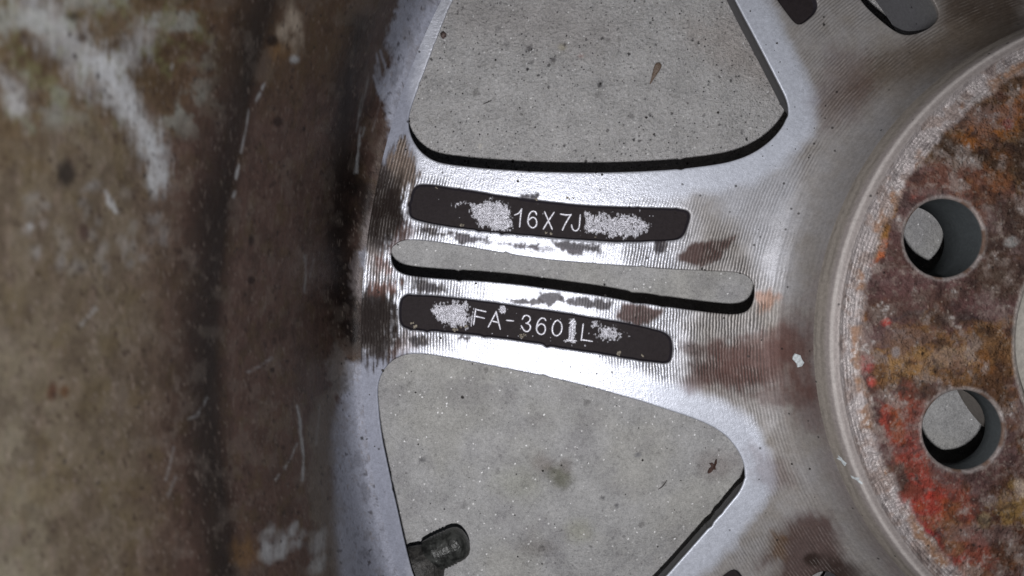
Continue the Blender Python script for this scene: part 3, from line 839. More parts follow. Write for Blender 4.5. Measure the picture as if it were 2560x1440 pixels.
for pl, c in (([(2222, 500), (2238, 490), (2250, 510), (2245, 530), (2228, 560), (2210, 620), (2190, 655), (2165, 660), (2175, 620), (2200, 560)], lin((176, 122, 52))), ([(2205, 600), (2222, 600), (2210, 640), (2190, 650)], lin((205, 110, 60))),
              ([(2170, 640), (2200, 650), (2190, 664), (2170, 668)], lin((190, 90, 40))), ([(2155, 740), (2165, 735), (2162, 790), (2152, 790)], lin((170, 110, 50)))):
    pt.poly(pl, 5, 6, .9, col=c * q, met=.03, rgh=.6, lump=.9)
for x, y, a, b, c in ((2215, 805, 12, 12, (190, 70, 60)), (2165, 910, 18, 22, (165, 80, 78)), (2178, 955, 10, 12, (190, 80, 70)), (2157, 798, 9, 9, (170, 110, 50)), (2175, 1020, 15, 15, (62, 52, 54)), (2240, 880, 12, 12, (190, 185, 185)),
                      (2460, 1300, 16, 20, (150, 130, 100)), (2550, 1220, 16, 30, (200, 180, 160)), (2430, 600, 10, 10, (150, 150, 155)), (2530, 605, 16, 12, (160, 158, 155)), (2500, 690, 20, 14, (110, 95, 85)),
                      (2320, 1335, 12, 12, (170, 50, 60)), (2500, 240, 18, 12, (90, 60, 50)), (2520, 310, 14, 14, (150, 50, 50)), (2300, 500, 30, 10, (150, 70, 55)), (2330, 1240, 20, 12, (190, 60, 45)), (2150, 760, 10, 20, (160, 150, 150))):
    pt.blob(x, y, a, b, 0, .4, .4, .85, col=lin(c) * q)
pt.put(sstep(.60, .75, n3) * inn * .35, col=PALE * q * .9)
pt.put(sstep(.58, .72, n2) * inn * .4, col=DKR * q)
pt.put(sstep(.62, .74, n1) * inn * .45, col=RUST * q * .9)
n5 = fbm(P[:, 0] / 30 + 1.5 * n2, P[:, 1] / 30 + .8 * n3, 83, 4)
pt.put(sstep(.52, .70, n5) * inn * .65, col=lin((158, 142, 134)) * q, met=.15)
n6 = fbm(P[:, 0] / 110 + n3, P[:, 1] / 70, 163, 4)
pt.put(sstep(.55, .68, n6) * inn * .5, col=lin((120, 98, 96)) * q)
pt.put(sstep(.45, .32, n6) * inn * .5, col=lin((82, 62, 50)) * q)
pt.put(sstep(.42, .30, n5) * inn * .6, col=lin((60, 46, 44)) * q)
pt.put(sstep(.64, .76, n5) * sstep(.55, .7, n3) * inn * .5, col=lin((205, 200, 198)) * q * 1.1, met=.35, rgh=.35)
pt.put(sstep(.80, .88, n4) * inn * .5, col=PALE * q * 1.2, met=.3)
lum = pt.col.mean(1, keepdims=True); pt.col = lum + (pt.col - lum) * .92
# turned outer ring, grey corroded aluminium
ring = sstep(.0684, .0704, r + .0012 * pt.na + .0004 * pt.nb)
pt.put(ring * .92, col=lin((180, 172, 171)) * .80, met=.35, rgh=.45, grv=.6, lump=.4)
pt.put(ring * sstep(.50, .62, fbm(P[:, 0] / 34, P[:, 1] / 34, 181, 4)) * .55, col=lin((140, 118, 106)) * .7, met=.15)
pt.put(ring * sstep(.0722, .0706, r + .0012 * pt.nb) * sstep(.46, .6, fbm(P[:, 0] / 50, P[:, 1] / 50, 187, 3)) * .75, col=lin((150, 104, 62)) * .65, met=.05, grv=.1)
pt.put(ring * sstep(.62, .75, n3) * .6, col=lin((215, 208, 205)) * .8, met=.6, rgh=.35)
pt.put(ring * sstep(.62, .75, n2) * .5, col=lin((95, 82, 82)) * .6)
pt.put(sstep(.0738, .0746, r), col=lin((165, 157, 154)) * .62, met=.22, rgh=.5, grv=.15, lump=.05)
pt.put(sstep(.0764, .0772, r), col=DUST * .95, met=.15, rgh=.55, grv=.3, lump=.02)
pt.put(sstep(.0764, .0772, r) * .6, col=DUST * 1.35)
pt.prm[:, 1] += .16 * sstep(.0750, .0757, r); pt.prm[:, 0] *= 1 - .6 * sstep(.0750, .0757, r)
pt.put(sstep(.0753, .0757, r) * sstep(.0763, .0760, r) * .35, col=lin((225, 220, 216)) * .8)  # pale line: highlight painted along the crest of the pad
pt.put(sstep(.0362, .0352, r + .0003 * pt.na), col=lin((190, 182, 175)) * .8, met=.5, rgh=.4, grv=.3, lump=.1)
for x, y, zb, rad in bolt:
    dd = np.hypot(X[:, 0] - x, X[:, 1] - y)
    pt.put(sstep(rad + .0012, rad + .0005, dd + .0003 * pt.nb) * .7, col=lin((165, 158, 155)) * .7, met=.3, rgh=.5, lump=.2)
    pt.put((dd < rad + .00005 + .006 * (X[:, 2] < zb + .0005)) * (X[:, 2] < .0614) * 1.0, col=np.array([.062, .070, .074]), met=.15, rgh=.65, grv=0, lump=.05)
    th_ = np.arctan2(X[:, 1] - y, X[:, 0] - x); wall = (dd < rad + .0001) * (X[:, 2] < .0614)
    pt.put(wall * sstep(.45, .7, fbm(th_ * 5, X[:, 2] * 300, 171, 3)) * .0, col=np.array([.075, .055, .04]), rgh=.7)
    pt.put(sstep(rad + .0009, rad + .0003, dd + .0003 * pt.na) * (X[:, 2] > .0613) * sstep(.5, .6, fbm(th_ * 3, th_ * 0, 173, 2)) * .8, col=lin((105, 76, 58)) * .6, met=.05)
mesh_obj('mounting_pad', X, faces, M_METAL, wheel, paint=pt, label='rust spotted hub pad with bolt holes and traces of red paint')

cn = 72; cv, cf = [], []
for pr, pz in ((.0, .0470), (.012, .0470), (.0125, .0462), (.026, .0462), (.0265, .0472), (.0300, .0472), (.0325, .0460), (.0331, .0420)):
    for k in range(cn): cv.append((max(pr, .0002) * math.cos(2 * math.pi * k / cn), max(pr, .0002) * math.sin(2 * math.pi * k / cn), pz))
for i in range(7):
    for k in range(cn): cf.append((i * cn + k, (i + 1) * cn + k, (i + 1) * cn + (k + 1) % cn, i * cn + (k + 1) % cn))
cf.append(tuple(range(cn)))
mesh_obj('centre_cap', cv, cf, simple_material('pale_plastic', (.62, .59, .53), .55, 0, 900, .2), wheel, label='pale back of the centre cap inside the bore')

# --- rim barrel, a turned shell
inner_prof = [(.1845, .0440), (.1870, .0448), (.1889, .0474), (.1900, .0530), (.1905, .0620), (.1909, .0740), (.1917, .0820), (.1934, .0925), (.1949, .1020), (.1956, .1070), (.1958, .1082), (.1959, .1094), (.1961, .1140), (.1965, .1190), (.1972, .1225),
              (.1983, .1280), (.2006, .1380), (.2036, .1510), (.2054, .1650), (.2066, .1800), (.2105, .1890), (.2160, .1955)]
outer_prof = [(.2185, .1965), (.2195, .1950), (.2190, .1900), (.2100, .1860), (.2090, .1600), (.2040, .1350), (.1992, .1150), (.1980, .0900), (.1960, .0600), (.2040, .0450), (.2075, .0200),
              (.2080, .0080), (.2140, .0050), (.2185, .0030), (.2180, .0003), (.2140, .0003), (.2050, .0020), (.1985, .0060), (.1955, .0120), (.1925, .0180), (.1905, .0240), (.1900, .0320), (.1845, .0365)]
ip = np.array(inner_prof)
for _ in range(3):
    a = ip * .75 + np.roll(ip, -1, 0) * .25; b = ip * .25 + np.roll(ip, -1, 0) * .75
    nw = np.stack([a, b], 1).reshape(-1, 2)[:-2]
    ip = np.vstack([ip[:1], nw, ip[-1:]])
s = np.r_[0, np.cumsum(np.hypot(*np.diff(ip, axis=0).T))]
t = np.linspace(0, s[-1], 430)
ip = np.stack([np.interp(t, s, ip[:, 0]), np.interp(t, s, ip[:, 1])], 1)
prof = np.vstack([ip, np.array(outer_prof)])
th = np.radians(np.r_[np.arange(146, 214, .13), np.arange(214, 506, 1.5)])
nT, nP = len(th), len(prof)
X = np.empty((nT, nP, 3)); X[..., 0] = prof[None, :, 0] * np.cos(th)[:, None]; X[..., 1] = prof[None, :, 0] * np.sin(th)[:, None]; X[..., 2] = prof[None, :, 1]
X = X.reshape(-1, 3)
i, j = np.meshgrid(np.arange(nT), np.arange(nP - 1), indexing='ij')
i2 = (i + 1) % nT; j2 = (j + 1) % nP
faces = np.stack([i * nP + j, i2 * nP + j, i2 * nP + j2, i * nP + j2], -1).reshape(-1, 4)[:, ::-1]
P = proj(X)
pt = Paint(P, lin((98, 78, 72)) * .40, .10, .48, 0, .10)
aa = np.degrees(np.arctan2(X[:, 1], X[:, 0])) % 360
stq = fbm(X[:, 2] * 1500, aa * 2.0, 71, 4); stb = fbm(X[:, 2] * 380, aa * .9, 73, 3); sc1 = fbm(X[:, 2] * 300, aa * 1.2, 79)
px, py = P[:, 0], P[:, 1]
pt.put(sstep(520, 260, px + 60 * pt.na) * .85, col=lin((114, 105, 90)) * .36, met=.12, rgh=.5)
pt.put(sstep(200, -20, px) * sstep(500, 1400, py) * .6, col=lin((136, 132, 118)) * .40)
pt.put(sstep(.42, .72, stb) * .35, col=lin((62, 48, 42)) * .4)
pt.put(sstep(.55, .80, stq) * .35, col=lin((128, 112, 104)) * .42)
pt.put(sstep(.50, .75, sc1) * .35, col=lin((96, 84, 58)) * .4)
pt.put(sstep(330, 180, py + .25 * (px - 600) + 90 * pt.na) * sstep(980, 860, px) * .5, col=lin((92, 74, 52)) * .42)
# darker bands: shade of the steep barrel wall painted in, plus brown grime
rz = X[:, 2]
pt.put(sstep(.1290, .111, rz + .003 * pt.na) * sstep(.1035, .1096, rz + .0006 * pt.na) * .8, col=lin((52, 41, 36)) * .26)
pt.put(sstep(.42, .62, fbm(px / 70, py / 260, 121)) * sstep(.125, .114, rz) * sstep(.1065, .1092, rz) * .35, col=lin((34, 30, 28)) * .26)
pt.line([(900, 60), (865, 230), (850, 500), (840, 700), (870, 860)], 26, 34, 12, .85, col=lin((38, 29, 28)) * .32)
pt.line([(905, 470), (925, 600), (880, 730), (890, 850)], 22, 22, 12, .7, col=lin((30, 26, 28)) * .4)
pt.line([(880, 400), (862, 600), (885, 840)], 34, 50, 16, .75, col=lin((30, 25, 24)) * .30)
pt.col *= .86 * np.array([1.01, 1.0, .96])
# bare silver at the foot of the barrel, darkened to paint in its shade
BS = dict(col=np.array([.185, .195, .235]), met=.25, rgh=.58)
pt.poly([(985, -40), (1140, -40), (1080, 150), (1030, 260), (1020, 420), (985, 400), (975, 300), (960, 250), (945, 210), (955, 190), (985, 160), (965, 110), (975, 60), (1000, 20)], 9, 9, .95, **BS)
for l in ([(942, 135), (950, 190), (990, 240)], [(938, 165), (948, 210), (965, 235)], [(950, 128), (968, 180), (1000, 215)], [(935, 190), (955, 245)]):
    pt.line(l, 3.5, 4, 2, .8, **BS)
pt.poly([(870, 905), (905, 910), (950, 880), (960, 1000), (1050, 1480), (850, 1480), (835, 1330), (826, 1080), (850, 990)], 14, 10, .95, **BS)
pt.poly([(785, 1000), (840, 960), (830, 1080), (838, 1330), (850, 1480), (790, 1480), (790, 1330), (770, 1200)], 16, 14, .7, col=lin((108, 98, 88)) * .5, met=.2)
pt.poly([(822, 900), (840, 850), (870, 880), (868, 960), (835, 1000)], 14, 12, .6, col=lin((130, 125, 122)) * .5, met=.3)
pt.poly([(880, 700), (900, 600), (925, 530), (950, 500), (945, 600), (915, 680), (905, 760), (885, 740)], 9, 12, .6, col=lin((120, 112, 112)) * .6, met=.35)
pt.poly([(900, 630), (920, 620), (925, 700), (910, 705)], 6, 8, .7, **BS)
mz = sstep(560, 440, px + 60 * pt.na) * sstep(380, 240, py + 60 * pt.na)
mz = mz * sstep(-260, -60, py) * sstep(-300, -100, px)
m1 = fbm(px / 75 + .4 * pt.na, py / 60, 131, 5); m2 = fbm(px / 42, py / 42, 137, 4)
pt.put(mz * sstep(.52, .66, m1) * .75, col=lin((134, 136, 130)) * .40)
pt.put(mz * sstep(.48, .34, m1) * .7, col=lin((70, 56, 40)) * .36)
pt.put(mz * sstep(.55, .68, m2) * .5, col=lin((104, 104, 72)) * .38)
m3 = fbm(px / 34 + .3 * pt.nb, py / 46, 141, 5)
pt.put(sstep(.56, .70, m3) * .26, col=lin((124, 114, 106)) * .38)
pt.put(sstep(.42, .28, m3) * .28, col=lin((54, 42, 36)) * .34)
pt.put(sstep(.72, .80, fbm(px / 7, py / 9, 151, 2)) * .3, col=lin((46, 36, 32)) * .34)
pt.put(sstep(.74, .82, fbm(px / 4, py / 12, 157, 2)) * .4, col=lin((140, 128, 120)) * .40)
# scuffs, lime and scratches
WH = dict(col=lin((158, 160, 163)) * .50, met=.12, rgh=.55)
pt.nc = pt.ns * 1.6; _na = pt.na; pt.na = pt.na * .6
pt.line([(80, 20), (190, 110), (260, 200)], 40, 50, 34, .55, **WH)
pt.line([(250, 150), (300, 240), (350, 310), (385, 380), (402, 450)], 20, 34, 20, .95, **WH)
pt.line([(360, 80), (330, 150), (270, 170)], 16, 40, 26, .5, **WH)
pt.line([(0, 190), (40, 240)], 16, 36, 20, .5, **WH); pt.blob(45, 270, 28, 22, 0, .6, .4, .5, **WH)
pt.line([(265, 480), (280, 515), (292, 530)], 6, 5, 5, .6, **WH); pt.blob(75, 565, 9, 9, 0, .5, .3, .5, **WH)
pt.blob(735, 148, 12, 10, 0, .5, .3, .8, **WH)
for l, w, k in (([(662, 210), (655, 220)], 4, 1), ([(650, 232), (640, 252)], 4, .9), ([(622, 275), (615, 320), (602, 380)], 2.5, .7), ([(597, 415), (590, 445)], 4, .9), ([(587, 482), (583, 490)], 4, .7),
                ([(432, 160), (429, 170)], 4, 1), ([(900, 340), (892, 400), (890, 430)], 5, .9), ([(762, 640), (765, 690), (760, 730)], 2.5, .5), ([(785, 650), (775, 690)], 2, .4),
                ([(742, 1015), (750, 1050), (752, 1090), (760, 1140), (757, 1200)], 4, .85), ([(742, 1110), (725, 1150), (712, 1170)], 2, .8), ([(698, 1185), (688, 1200)], 2, .6), ([(680, 895), (650, 915), (620, 930)], 2.5, .45),
                ([(518, 995), (495, 1035), (468, 1050)], 2.5, .5), ([(435, 1120), (415, 1200)], 3, .4), ([(440, 1190), (420, 1240)], 3, .35), ([(240, 770), (200, 815)], 5, .4), ([(905, 240), (890, 330)], 1.6, .4),
                ([(920, 200), (900, 290)], 1.6, .4), ([(960, 225), (930, 330)], 1.6, .3), ([(800, 1010), (790, 1110)], 1.6, .3), ([(895, 355), (902, 320)], 2, .5), ([(905, 340), (912, 320)], 2, .5)):
    pt.line(l, w * .7, 4, 2.5, k * .85, **WH)
cloud(pt, 680, 1362, 34, 36, 30, 5, 13, .36, 5, **WH)
cloud(pt, 735, 1340, 20, 34, 18, 4, 11, .36, 6, **WH)
cloud(pt, 798, 1385, 20, 60, 26, 5, 14, .30, 7, **WH)
cloud(pt, 612, 1370, 30, 60, 26, 7, 18, .2, 8, col=lin((122, 94, 62)) * .45)
cloud(pt, 735, 75, 32, 60, 34, 5, 15, .32, 9, col=lin((168, 156, 142)) * .46)
cloud(pt, 700, 130, 36, 34, 16, 5, 12, .35, 10, col=lin((120, 92, 60)) * .42)
cloud(pt, 230, 560, 200, 120, 40, 6, 16, .18, 12, **WH)
for x, y, a, b, c in ((165, 430, 22, 32, (38, 34, 32)), (182, 42, 20, 10, (50, 44, 38)), (680, 102, 14, 14, (32, 22, 18)), (695, 305, 13, 11, (48, 36, 33)), (245, 190, 6, 10, (50, 44, 42)), (760, 322, 5, 8, (40, 32, 30)),
                      (130, 980, 12, 24, (72, 48, 38)), (162, 978, 12, 14, (86, 62, 44)), (628, 700, 9, 10, (40, 30, 28)), (628, 600, 7, 14, (44, 34, 32)), (210, 580, 12, 22, (66, 52, 48)), (205, 95, 12, 12, (60, 48, 38)),
                      (120, 1350, 8, 8, (70, 64, 56)), (95, 1080, 6, 8, (74, 66, 58)), (375, 1140, 6, 8, (52, 44, 40)), (355, 1220, 6, 6, (56, 48, 42)), (905, 1095, 4, 4, (40, 36, 36)), (718, 903, 6, 5, (44, 34, 32)), (680, 925, 6, 6, (44, 34, 32))):
    pt.blob(x, y, a, b, 0, .45, .25, .85, col=lin(c) * .4, met=.05)
pt.put(((sc1 > .0) & (fbm(P[:, 0] / 12, P[:, 1] / 16, 91, 2) > .80)) * .6, col=lin((50, 38, 34)) * .4)
barrel_paint = pt
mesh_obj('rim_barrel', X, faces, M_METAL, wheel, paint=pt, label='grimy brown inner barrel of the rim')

# --- valve stem under the window
def lathe_along(p0, p1, prof, n=28):
    p0 = Vector(p0); p1 = Vector(p1); d = (p1 - p0); L = d.length; d.normalize()
    u = d.orthogonal().normalized(); v = d.cross(u)
    vs, fs = [], []
    for t_, r_ in prof:
        c = p0 + d * (t_ * L)
        for k in range(n):
            a = 2 * math.pi * k / n
            vs.append(c + (u * math.cos(a) + v * math.sin(a)) * r_)
    for i in range(len(prof) - 1):
        for k in range(n):
            a = i * n + k; b = i * n + (k + 1) % n
            fs.append((a, b, b + n, a + n))
    fs.append(tuple(range(n))[::-1]); fs.append(tuple(range((len(prof) - 1) * n, len(prof) * n)))
    return np.array([tuple(q) for q in vs]), fs
vs, fs = lathe_along(W(985, 1485, .020), W(1092, 1388, .019), [(0, .0080), (.25, .0078), (.5, .0074), (.72, .0068), (.86, .0055), (.95, .0042), (1, .0040)])
stem = mesh_obj('valve_stem', vs, fs, M_RUBBER, wheel, label='short black rubber tyre valve')
cp = [(0, .0040), (.04, .0046), (.22, .0048)]
for k in range(5): cp += [(.25 + k * .075, .0049), (.285 + k * .075, .00445)]
cp += [(.64, .0048), (.78, .0046), (.88, .0041), (.95, .0031), (.99, .0018), (1, .0006)]
vs, fs = lathe_along(W(1070, 1394, .019), W(1168, 1347, .0195), cp)
mesh_obj('valve_cap', vs, fs, M_CAP, stem)

# --- dirt on the wheel
def grain(bmv, bmf, c, s, squash=.6):
    b = len(bmv); a0 = rnd.random() * 6.28
    ring = []
    n = 6
    for lvl, rs in ((-.3, .8), (.25, 1.0), (.75, .55)):
        for k in range(n):
            a = a0 + 6.283 * k / n; q = s * rs * rnd.uniform(.65, 1.25)
            bmv.append((c[0] + q * math.cos(a), c[1] + q * math.sin(a), c[2] + lvl * s * squash))
    bmv.append((c[0], c[1], c[2] + s * squash))
    for l in range(2):
        for k in range(n):
            k2 = (k + 1) % n
            bmf.append((b + l * n + k, b + l * n + k2, b + (l + 1) * n + k2, b + (l + 1) * n + k))
    for k in range(n): bmf.append((b + 2 * n + k, b + 2 * n + (k + 1) % n, b + 3 * n))
def on_disc(px, py, dz=0):
    xy = to_disc([(px, py)])[0]; return (xy[0], xy[1], float(zdisc(math.hypot(*xy))) + dz)
gv, gf = [], []
for x, y, s in ((957, 926, 5), (1295, 453, 4), (1303, 437, 2.5), (1190, 708, 4), (1505, 437, 4), (1490, 432, 3), (1358, 722, 3), (1513, 738, 4), (1101, 845, 4), (1492, 934, 3), (2060, 62, 4), (2022, 394, 3), (1942, 108, 3), (2064, 265, 3),
                (1980, 1160, 4), (2025, 1172, 4), (1904, 850, 2.5), (2060, 960, 3), (2038, 1060, 3), (1973, 1034, 3), (978, 600, 4), (995, 612, 3), (1755, 672, 4), (1762, 675, 3), (1810, 795, 3), (1876, 28, 3), (1690, 872, 3), (1850, 683, 3), (942, 915, 2.5), (1015, 374, 3)):
    grain(gv, gf, on_disc(x, y), s * .000085)
for _ in range(150):
    x = rnd.choice((rnd.uniform(1880, 2060), rnd.uniform(900, 1030), rnd.uniform(1000, 1880))); y = rnd.uniform(0, 1440)
    p = on_disc(x, y)
    if any(inside(np.array([p[:2]]), L[0])[0] or near(np.array([p[:2]]), L[0], .0006)[0] for L in openings[:5]) or any(inside(np.array([p[:2]]), L[0])[0] for L in pockets[:6]): continue
    if math.hypot(p[0], p[1]) < .083 or math.hypot(p[0], p[1]) > .183: continue
    grain(gv, gf, p, rnd.uniform(.00008, .00020))
mesh_obj('dirt_specks', gv, gf, M_GRIT, wheel, smooth=False, kind='stuff', label='black dirt specks on the spokes')
gv, gf = [], []
for x, y, s, dz in ((1036, 817, 7, -.0012), (1030, 808, 4, -.0012), (1138, 826, 6, -.0012), (1150, 818, 4, -.0012), (1165, 816, 4, -.0012), (1303, 842, 6, -.0012), (1312, 838, 4, -.0012), (1376, 583, 5, -.0012), (1366, 581, 3, -.0012), (1548, 885, 6, -.0012),
                    (1155, 562, 5, -.0012), (1090, 468, 3, -.0012), (1490, 592, 3, -.0012), (1340, 498, 4, 0), (1420, 495, 5, 0), (1432, 495, 3, 0), (1608, 890, 4, -.0012)):
    for _ in range(4):
        grain(gv, gf, on_disc(x + rnd.uniform(-s, s) * .8, y + rnd.uniform(-s, s) * .5, dz), s * rnd.uniform(.00004, .000075), .9)
mesh_obj('corrosion_crumbs', gv, gf, M_CRUMB, wheel, smooth=False, kind='stuff', label='pale corrosion crumbs along the recess edges')

def flake(name, px_pts, zf, mat, thick, parent=None, **kw):
    """a thin curled flake whose outline is given at its place; it has a top, a side and a base"""
    base_z = zf(px_pts[0]); hz = lambda q: (float(zdisc(math.hypot(q[0], q[1]))) if parent is not None else 0.0)
    c = np.array([W(x, y, base_z)[:2] for x, y in px_pts]); c = ccw(c); n = len(c); m = c.mean(0)
    vs = [(p[0], p[1], hz(p) + .00002) for p in c] + [(m[0] + (p[0] - m[0]) * .94, m[1] + (p[1] - m[1]) * .94, hz(p) + .0002 + thick * rnd.uniform(.6, 1.1)) for p in c] + [(m[0], m[1], hz(m) + .0002 + thick * 1.25)]
    fs = [(i, (i + 1) % n, n + (i + 1) % n, n + i) for i in range(n)] + [(n + i, n + (i + 1) % n, 2 * n) for i in range(n)] + [tuple(range(n))[::-1]]
    return mesh_obj(name, vs, fs, mat, parent, smooth=False, **kw)
dz = lambda p: on_disc(*p)[2]
flake('paint_chip', [(1985, 883), (1994, 886), (1996, 896), (2000, 904), (1997, 914), (1990, 918), (1988, 908), (1981, 898), (1982, 890)], dz, M_FLAKE, .00018, wheel, label='small white chip between spokes and hub pad')
flake('paint_chip', [(2076, 1128), (2081, 1132), (2084, 1138), (2090, 1144), (2090, 1154), (2086, 1149), (2083, 1142), (2077, 1139), (2079, 1134)], dz, M_FLAKE, .00014, wheel, label='curled white chip beside the hub pad')
flake('paint_chip', [(2112, 1180), (2118, 1183), (2125, 1181), (2124, 1187), (2131, 1192), (2132, 1198), (2126, 1195), (2121, 1189), (2115, 1187)], dz, M_FLAKE, .00014, wheel, label='thin white chip touching the hub pad')

# ------------------------------------------------------------------ the concrete
def axis(a, b, lo, hi, fine):
    return np.r_[np.linspace(lo, a, 14)[:-1], np.arange(a, b, fine), np.linspace(b, hi, 14)]
xs = axis(-.215, .02, -.9, .6, .0007); ys = axis(-.085, .11, -.7, .7, .0007)
gx, gy = np.meshgrid(xs, ys, indexing='ij')
X = np.column_stack([gx.ravel(), gy.ravel(), np.zeros(gx.size)])
P = proj(X)
X[:, 2] = (fbm(X[:, 0] * 90, X[:, 1] * 90, 5, 3) - .5) * .0004
nx, ny = len(xs), len(ys)
i, j = np.meshgrid(np.arange(nx - 1), np.arange(ny - 1), indexing='ij')
faces = np.stack([i * ny + j, (i + 1) * ny + j, (i + 1) * ny + j + 1, i * ny + j + 1], -1).reshape(-1, 4)
X[:, 2] -= X[:, 2].max()
pt = Paint(P, lin((170, 170, 170)) * 1.0, 0, .8, .45)
CB = lin((150, 148, 147))
pt.put(sstep(.35, .7, fbm(P[:, 0] / 160, P[:, 1] / 160, 15)) * .35, col=lin((162, 160, 150)))
pt.put(sstep(.45, .75, fbm(P[:, 0] / 70, P[:, 1] / 70, 19)) * .35, col=lin((130, 128, 132)))
pt.put(sstep(560, 380, P[:, 1]) * 1.0, col=lin((196, 195, 195)), grv=1.3)                      # coarser, more pitted patch
pt.put(sstep(1250, 1400, P[:, 1]) * sstep(1200, 1450, P[:, 0]) * .6, grv=.9)
pt.poly([(1080, -10), (1400, -10), (1560, 60), (1500, 160), (1300, 120), (1150, 90)], 60, 20, .25, col=lin((140, 128, 124)))
pt.poly([(1700, 60), (1850, 40), (1960, 240), (1820, 180)], 50, 20, .35, col=lin((158, 140, 128)))
pt.blob(1395, 1190, 36, 26, 35, .5, .3, .75, col=lin((92, 92, 72))); pt.blob(1360, 1158, 30, 22, 10, .6, .3, .45, col=lin((110, 98, 90))); pt.blob(1415, 1165, 16, 20, 0, .5, .3, .4, col=lin((96, 82, 74)))
pt.blob(1450, 1330, 36, 26, 20, .7, .3, .35, col=lin((140, 140, 108))); pt.blob(1340, 1370, 40, 18, 0, .7, .3, .3, col=lin((112, 104, 100))); pt.blob(1300, 1210, 60, 40, 0, .8, .3, .25, col=lin((146, 148, 118)))
pt.blob(1785, 1165, 42, 34, 0, .7, .3, .35, col=lin((115, 98, 92))); pt.blob(1840, 1160, 26, 26, 0, .7, .3, .3, col=lin((120, 112, 112)))
pt.blob(1055, 1150, 9, 6, 0, .4, .2, .7, col=lin((80, 80, 84))); pt.blob(1507, 1246, 5, 5, 0, .4, .1, .8, col=lin((60, 60, 64))); pt.blob(1541, 1265, 6, 4, 0, .4, .1, .8, col=lin((70, 70, 74)))
pt.blob(1595, 1138, 8, 5, 0, .4, .1, .6, col=lin((90, 92, 100))); pt.blob(1382, 150, 8, 8, 0, .4, .2, .8, col=lin((70, 68, 70))); pt.blob(1324, 122, 9, 8, 0, .4, .2, .7, col=lin((84, 80, 82))); pt.blob(1500, 212, 5, 9, 0, .4, .2, .8, col=lin((62, 60, 62)))
pt.blob(1200, 366, 6, 8, 0, .4, .2, .9, col=lin((215, 212, 205))); pt.blob(1405, 118, 10, 8, 0, .5, .2, .4, col=lin((190, 180, 140))); pt.blob(1452, 140, 7, 5, 0, .5, .2, .5, col=lin((160, 110, 100)))
pt.blob(1265, 115, 8, 8, 0, .5, .3, .5, col=lin((84, 82, 86))); pt.blob(1246, 72, 6, 10, 30, .5, .3, .5, col=lin((92, 90, 92)))
mesh_obj('ground', X, faces, M_CONC, None, paint=pt, kind='structure', label='grey concrete ground with pits and glinting grains')

zg = lambda p: 0.0
# grit lying on the concrete
gv, gf = [], []
for _ in range(220):
    x = rnd.uniform(960, 1980); y = rnd.uniform(0, 430) if rnd.random() < .62 else rnd.uniform(880, 1440)
    q = W(x, y, 0); grain(gv, gf, (q[0], q[1], -.0001), rnd.uniform(.00010, .00030) * (1.0 if rnd.random() < .85 else 1.7), .4)
mesh_obj('grit', gv, gf, M_GRIT, None, smooth=False, kind='stuff', label='dark grit scattered over the concrete')

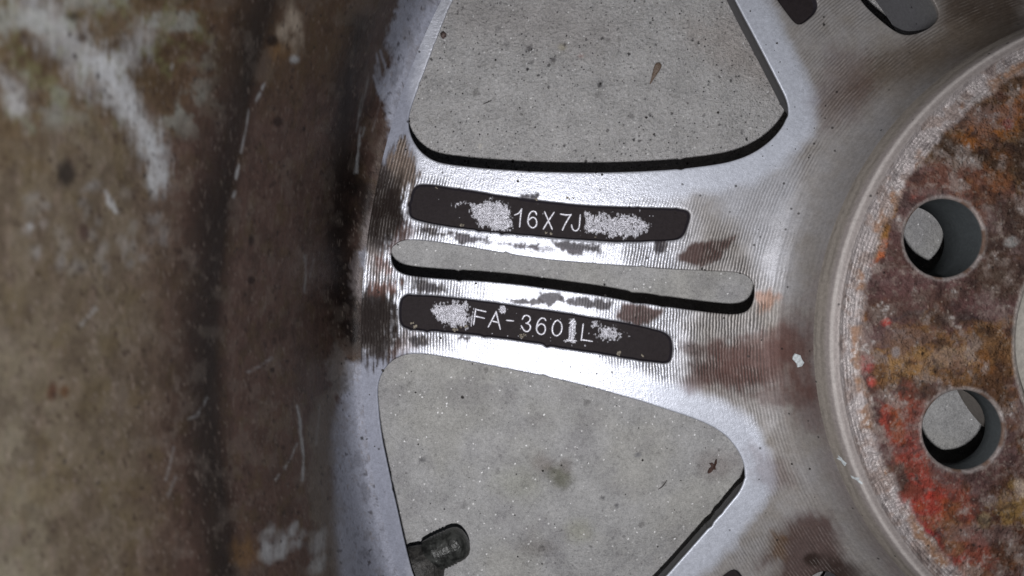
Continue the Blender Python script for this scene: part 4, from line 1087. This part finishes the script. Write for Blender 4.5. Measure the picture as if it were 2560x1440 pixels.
# seed husk: ribbed teardrop
husk = []
def teardrop(p0, p1, rmax, n=12, m=14, flat=.55, name='seed_husk', mat=M_HUSK, **kw):
    p0, p1 = Vector(W(*p0, 0)), Vector(W(*p1, 0)); d = p1 - p0; L = d.length; d.normalize(); s = Vector((-d.y, d.x, 0))
    vs, fs = [], []
    for i in range(m + 1):
        t = i / m; rr = rmax * (t ** 1.15) * math.sqrt(max(0, 1 - t ** 7)) * 1.15 + .00004 + .00012 * (1 - t)
        c = p0 + d * (t * L)
        for k in range(n):
            a = 2 * math.pi * k / n; w = rr * (1 + .09 * (k % 2))
            vs.append((c.x + s.x * math.cos(a) * w, c.y + s.y * math.cos(a) * w, rmax * flat + math.sin(a) * w * flat + .0001))
    for i in range(m):
        for k in range(n):
            fs.append((i * n + k, i * n + (k + 1) % n, (i + 1) * n + (k + 1) % n, (i + 1) * n + k))
    fs.append(tuple(range(n))[::-1]); fs.append(tuple(range(m * n, (m + 1) * n)))
    return mesh_obj(name, vs, fs, mat, None, **kw)
teardrop((1624, 212), (1648, 158), .00125, label='small brown ribbed seed husk on the concrete in the upper window', cat='seed husk')
gv, gf = [], []
grain(gv, gf, (*W(1108, 88, 0)[:2], .0), .00115, .7)
mesh_obj('pebble', gv, gf, M_PEB, None, label='tiny round brown pebble beside the rim edge of the upper window', cat='pebble')
def thread(name, pts, w, mat, **kw):
    p = smooth_path(pts, 2); vs, fs = [], []
    wp = np.array([W(x, y, 0)[:2] for x, y in p]); t = np.gradient(wp, axis=0); t /= np.linalg.norm(t, axis=1)[:, None]; nn = np.stack([-t[:, 1], t[:, 0]], 1)
    for i, (q, m) in enumerate(zip(wp, nn)):
        ww = w * (0.45 + .55 * math.sin(math.pi * (i + .5) / len(wp)))
        for a in range(6):
            c, s_ = math.cos(a * math.pi / 3), math.sin(a * math.pi / 3)
            vs.append((q[0] + m[0] * c * ww, q[1] + m[1] * c * ww, w + s_ * ww))
    for i in range(len(wp) - 1):
        for a in range(6): fs.append((i * 6 + a, i * 6 + (a + 1) % 6, (i + 1) * 6 + (a + 1) % 6, (i + 1) * 6 + a))
    fs.append(tuple(range(6))); fs.append(tuple(range((len(wp) - 1) * 6, len(wp) * 6)))
    return mesh_obj(name, vs, fs, mat, None, **kw)
thread('plant_fibre', [(1645, 1223), (1655, 1217), (1662, 1208), (1667, 1200)], .00017, M_FIBRE, label='curved dark fibre on the concrete in the lower window', cat='fibre')
thread('plant_fibre', [(1207, 261), (1216, 257), (1223, 254), (1229, 251)], .00017, M_FIBRE, label='short straight dark fibre on the concrete in the upper window', cat='fibre')
flake('leaf_scrap', [(1768, 1181), (1772, 1171), (1778, 1166), (1773, 1158), (1780, 1156), (1785, 1160), (1788, 1149), (1792, 1147), (1792, 1157), (1788, 1165), (1789, 1174), (1783, 1173), (1777, 1180), (1771, 1184)], zg, M_SCRAP, .0004,
      label='ragged red brown plant scrap near the corner of the lower window', cat='plant scrap')
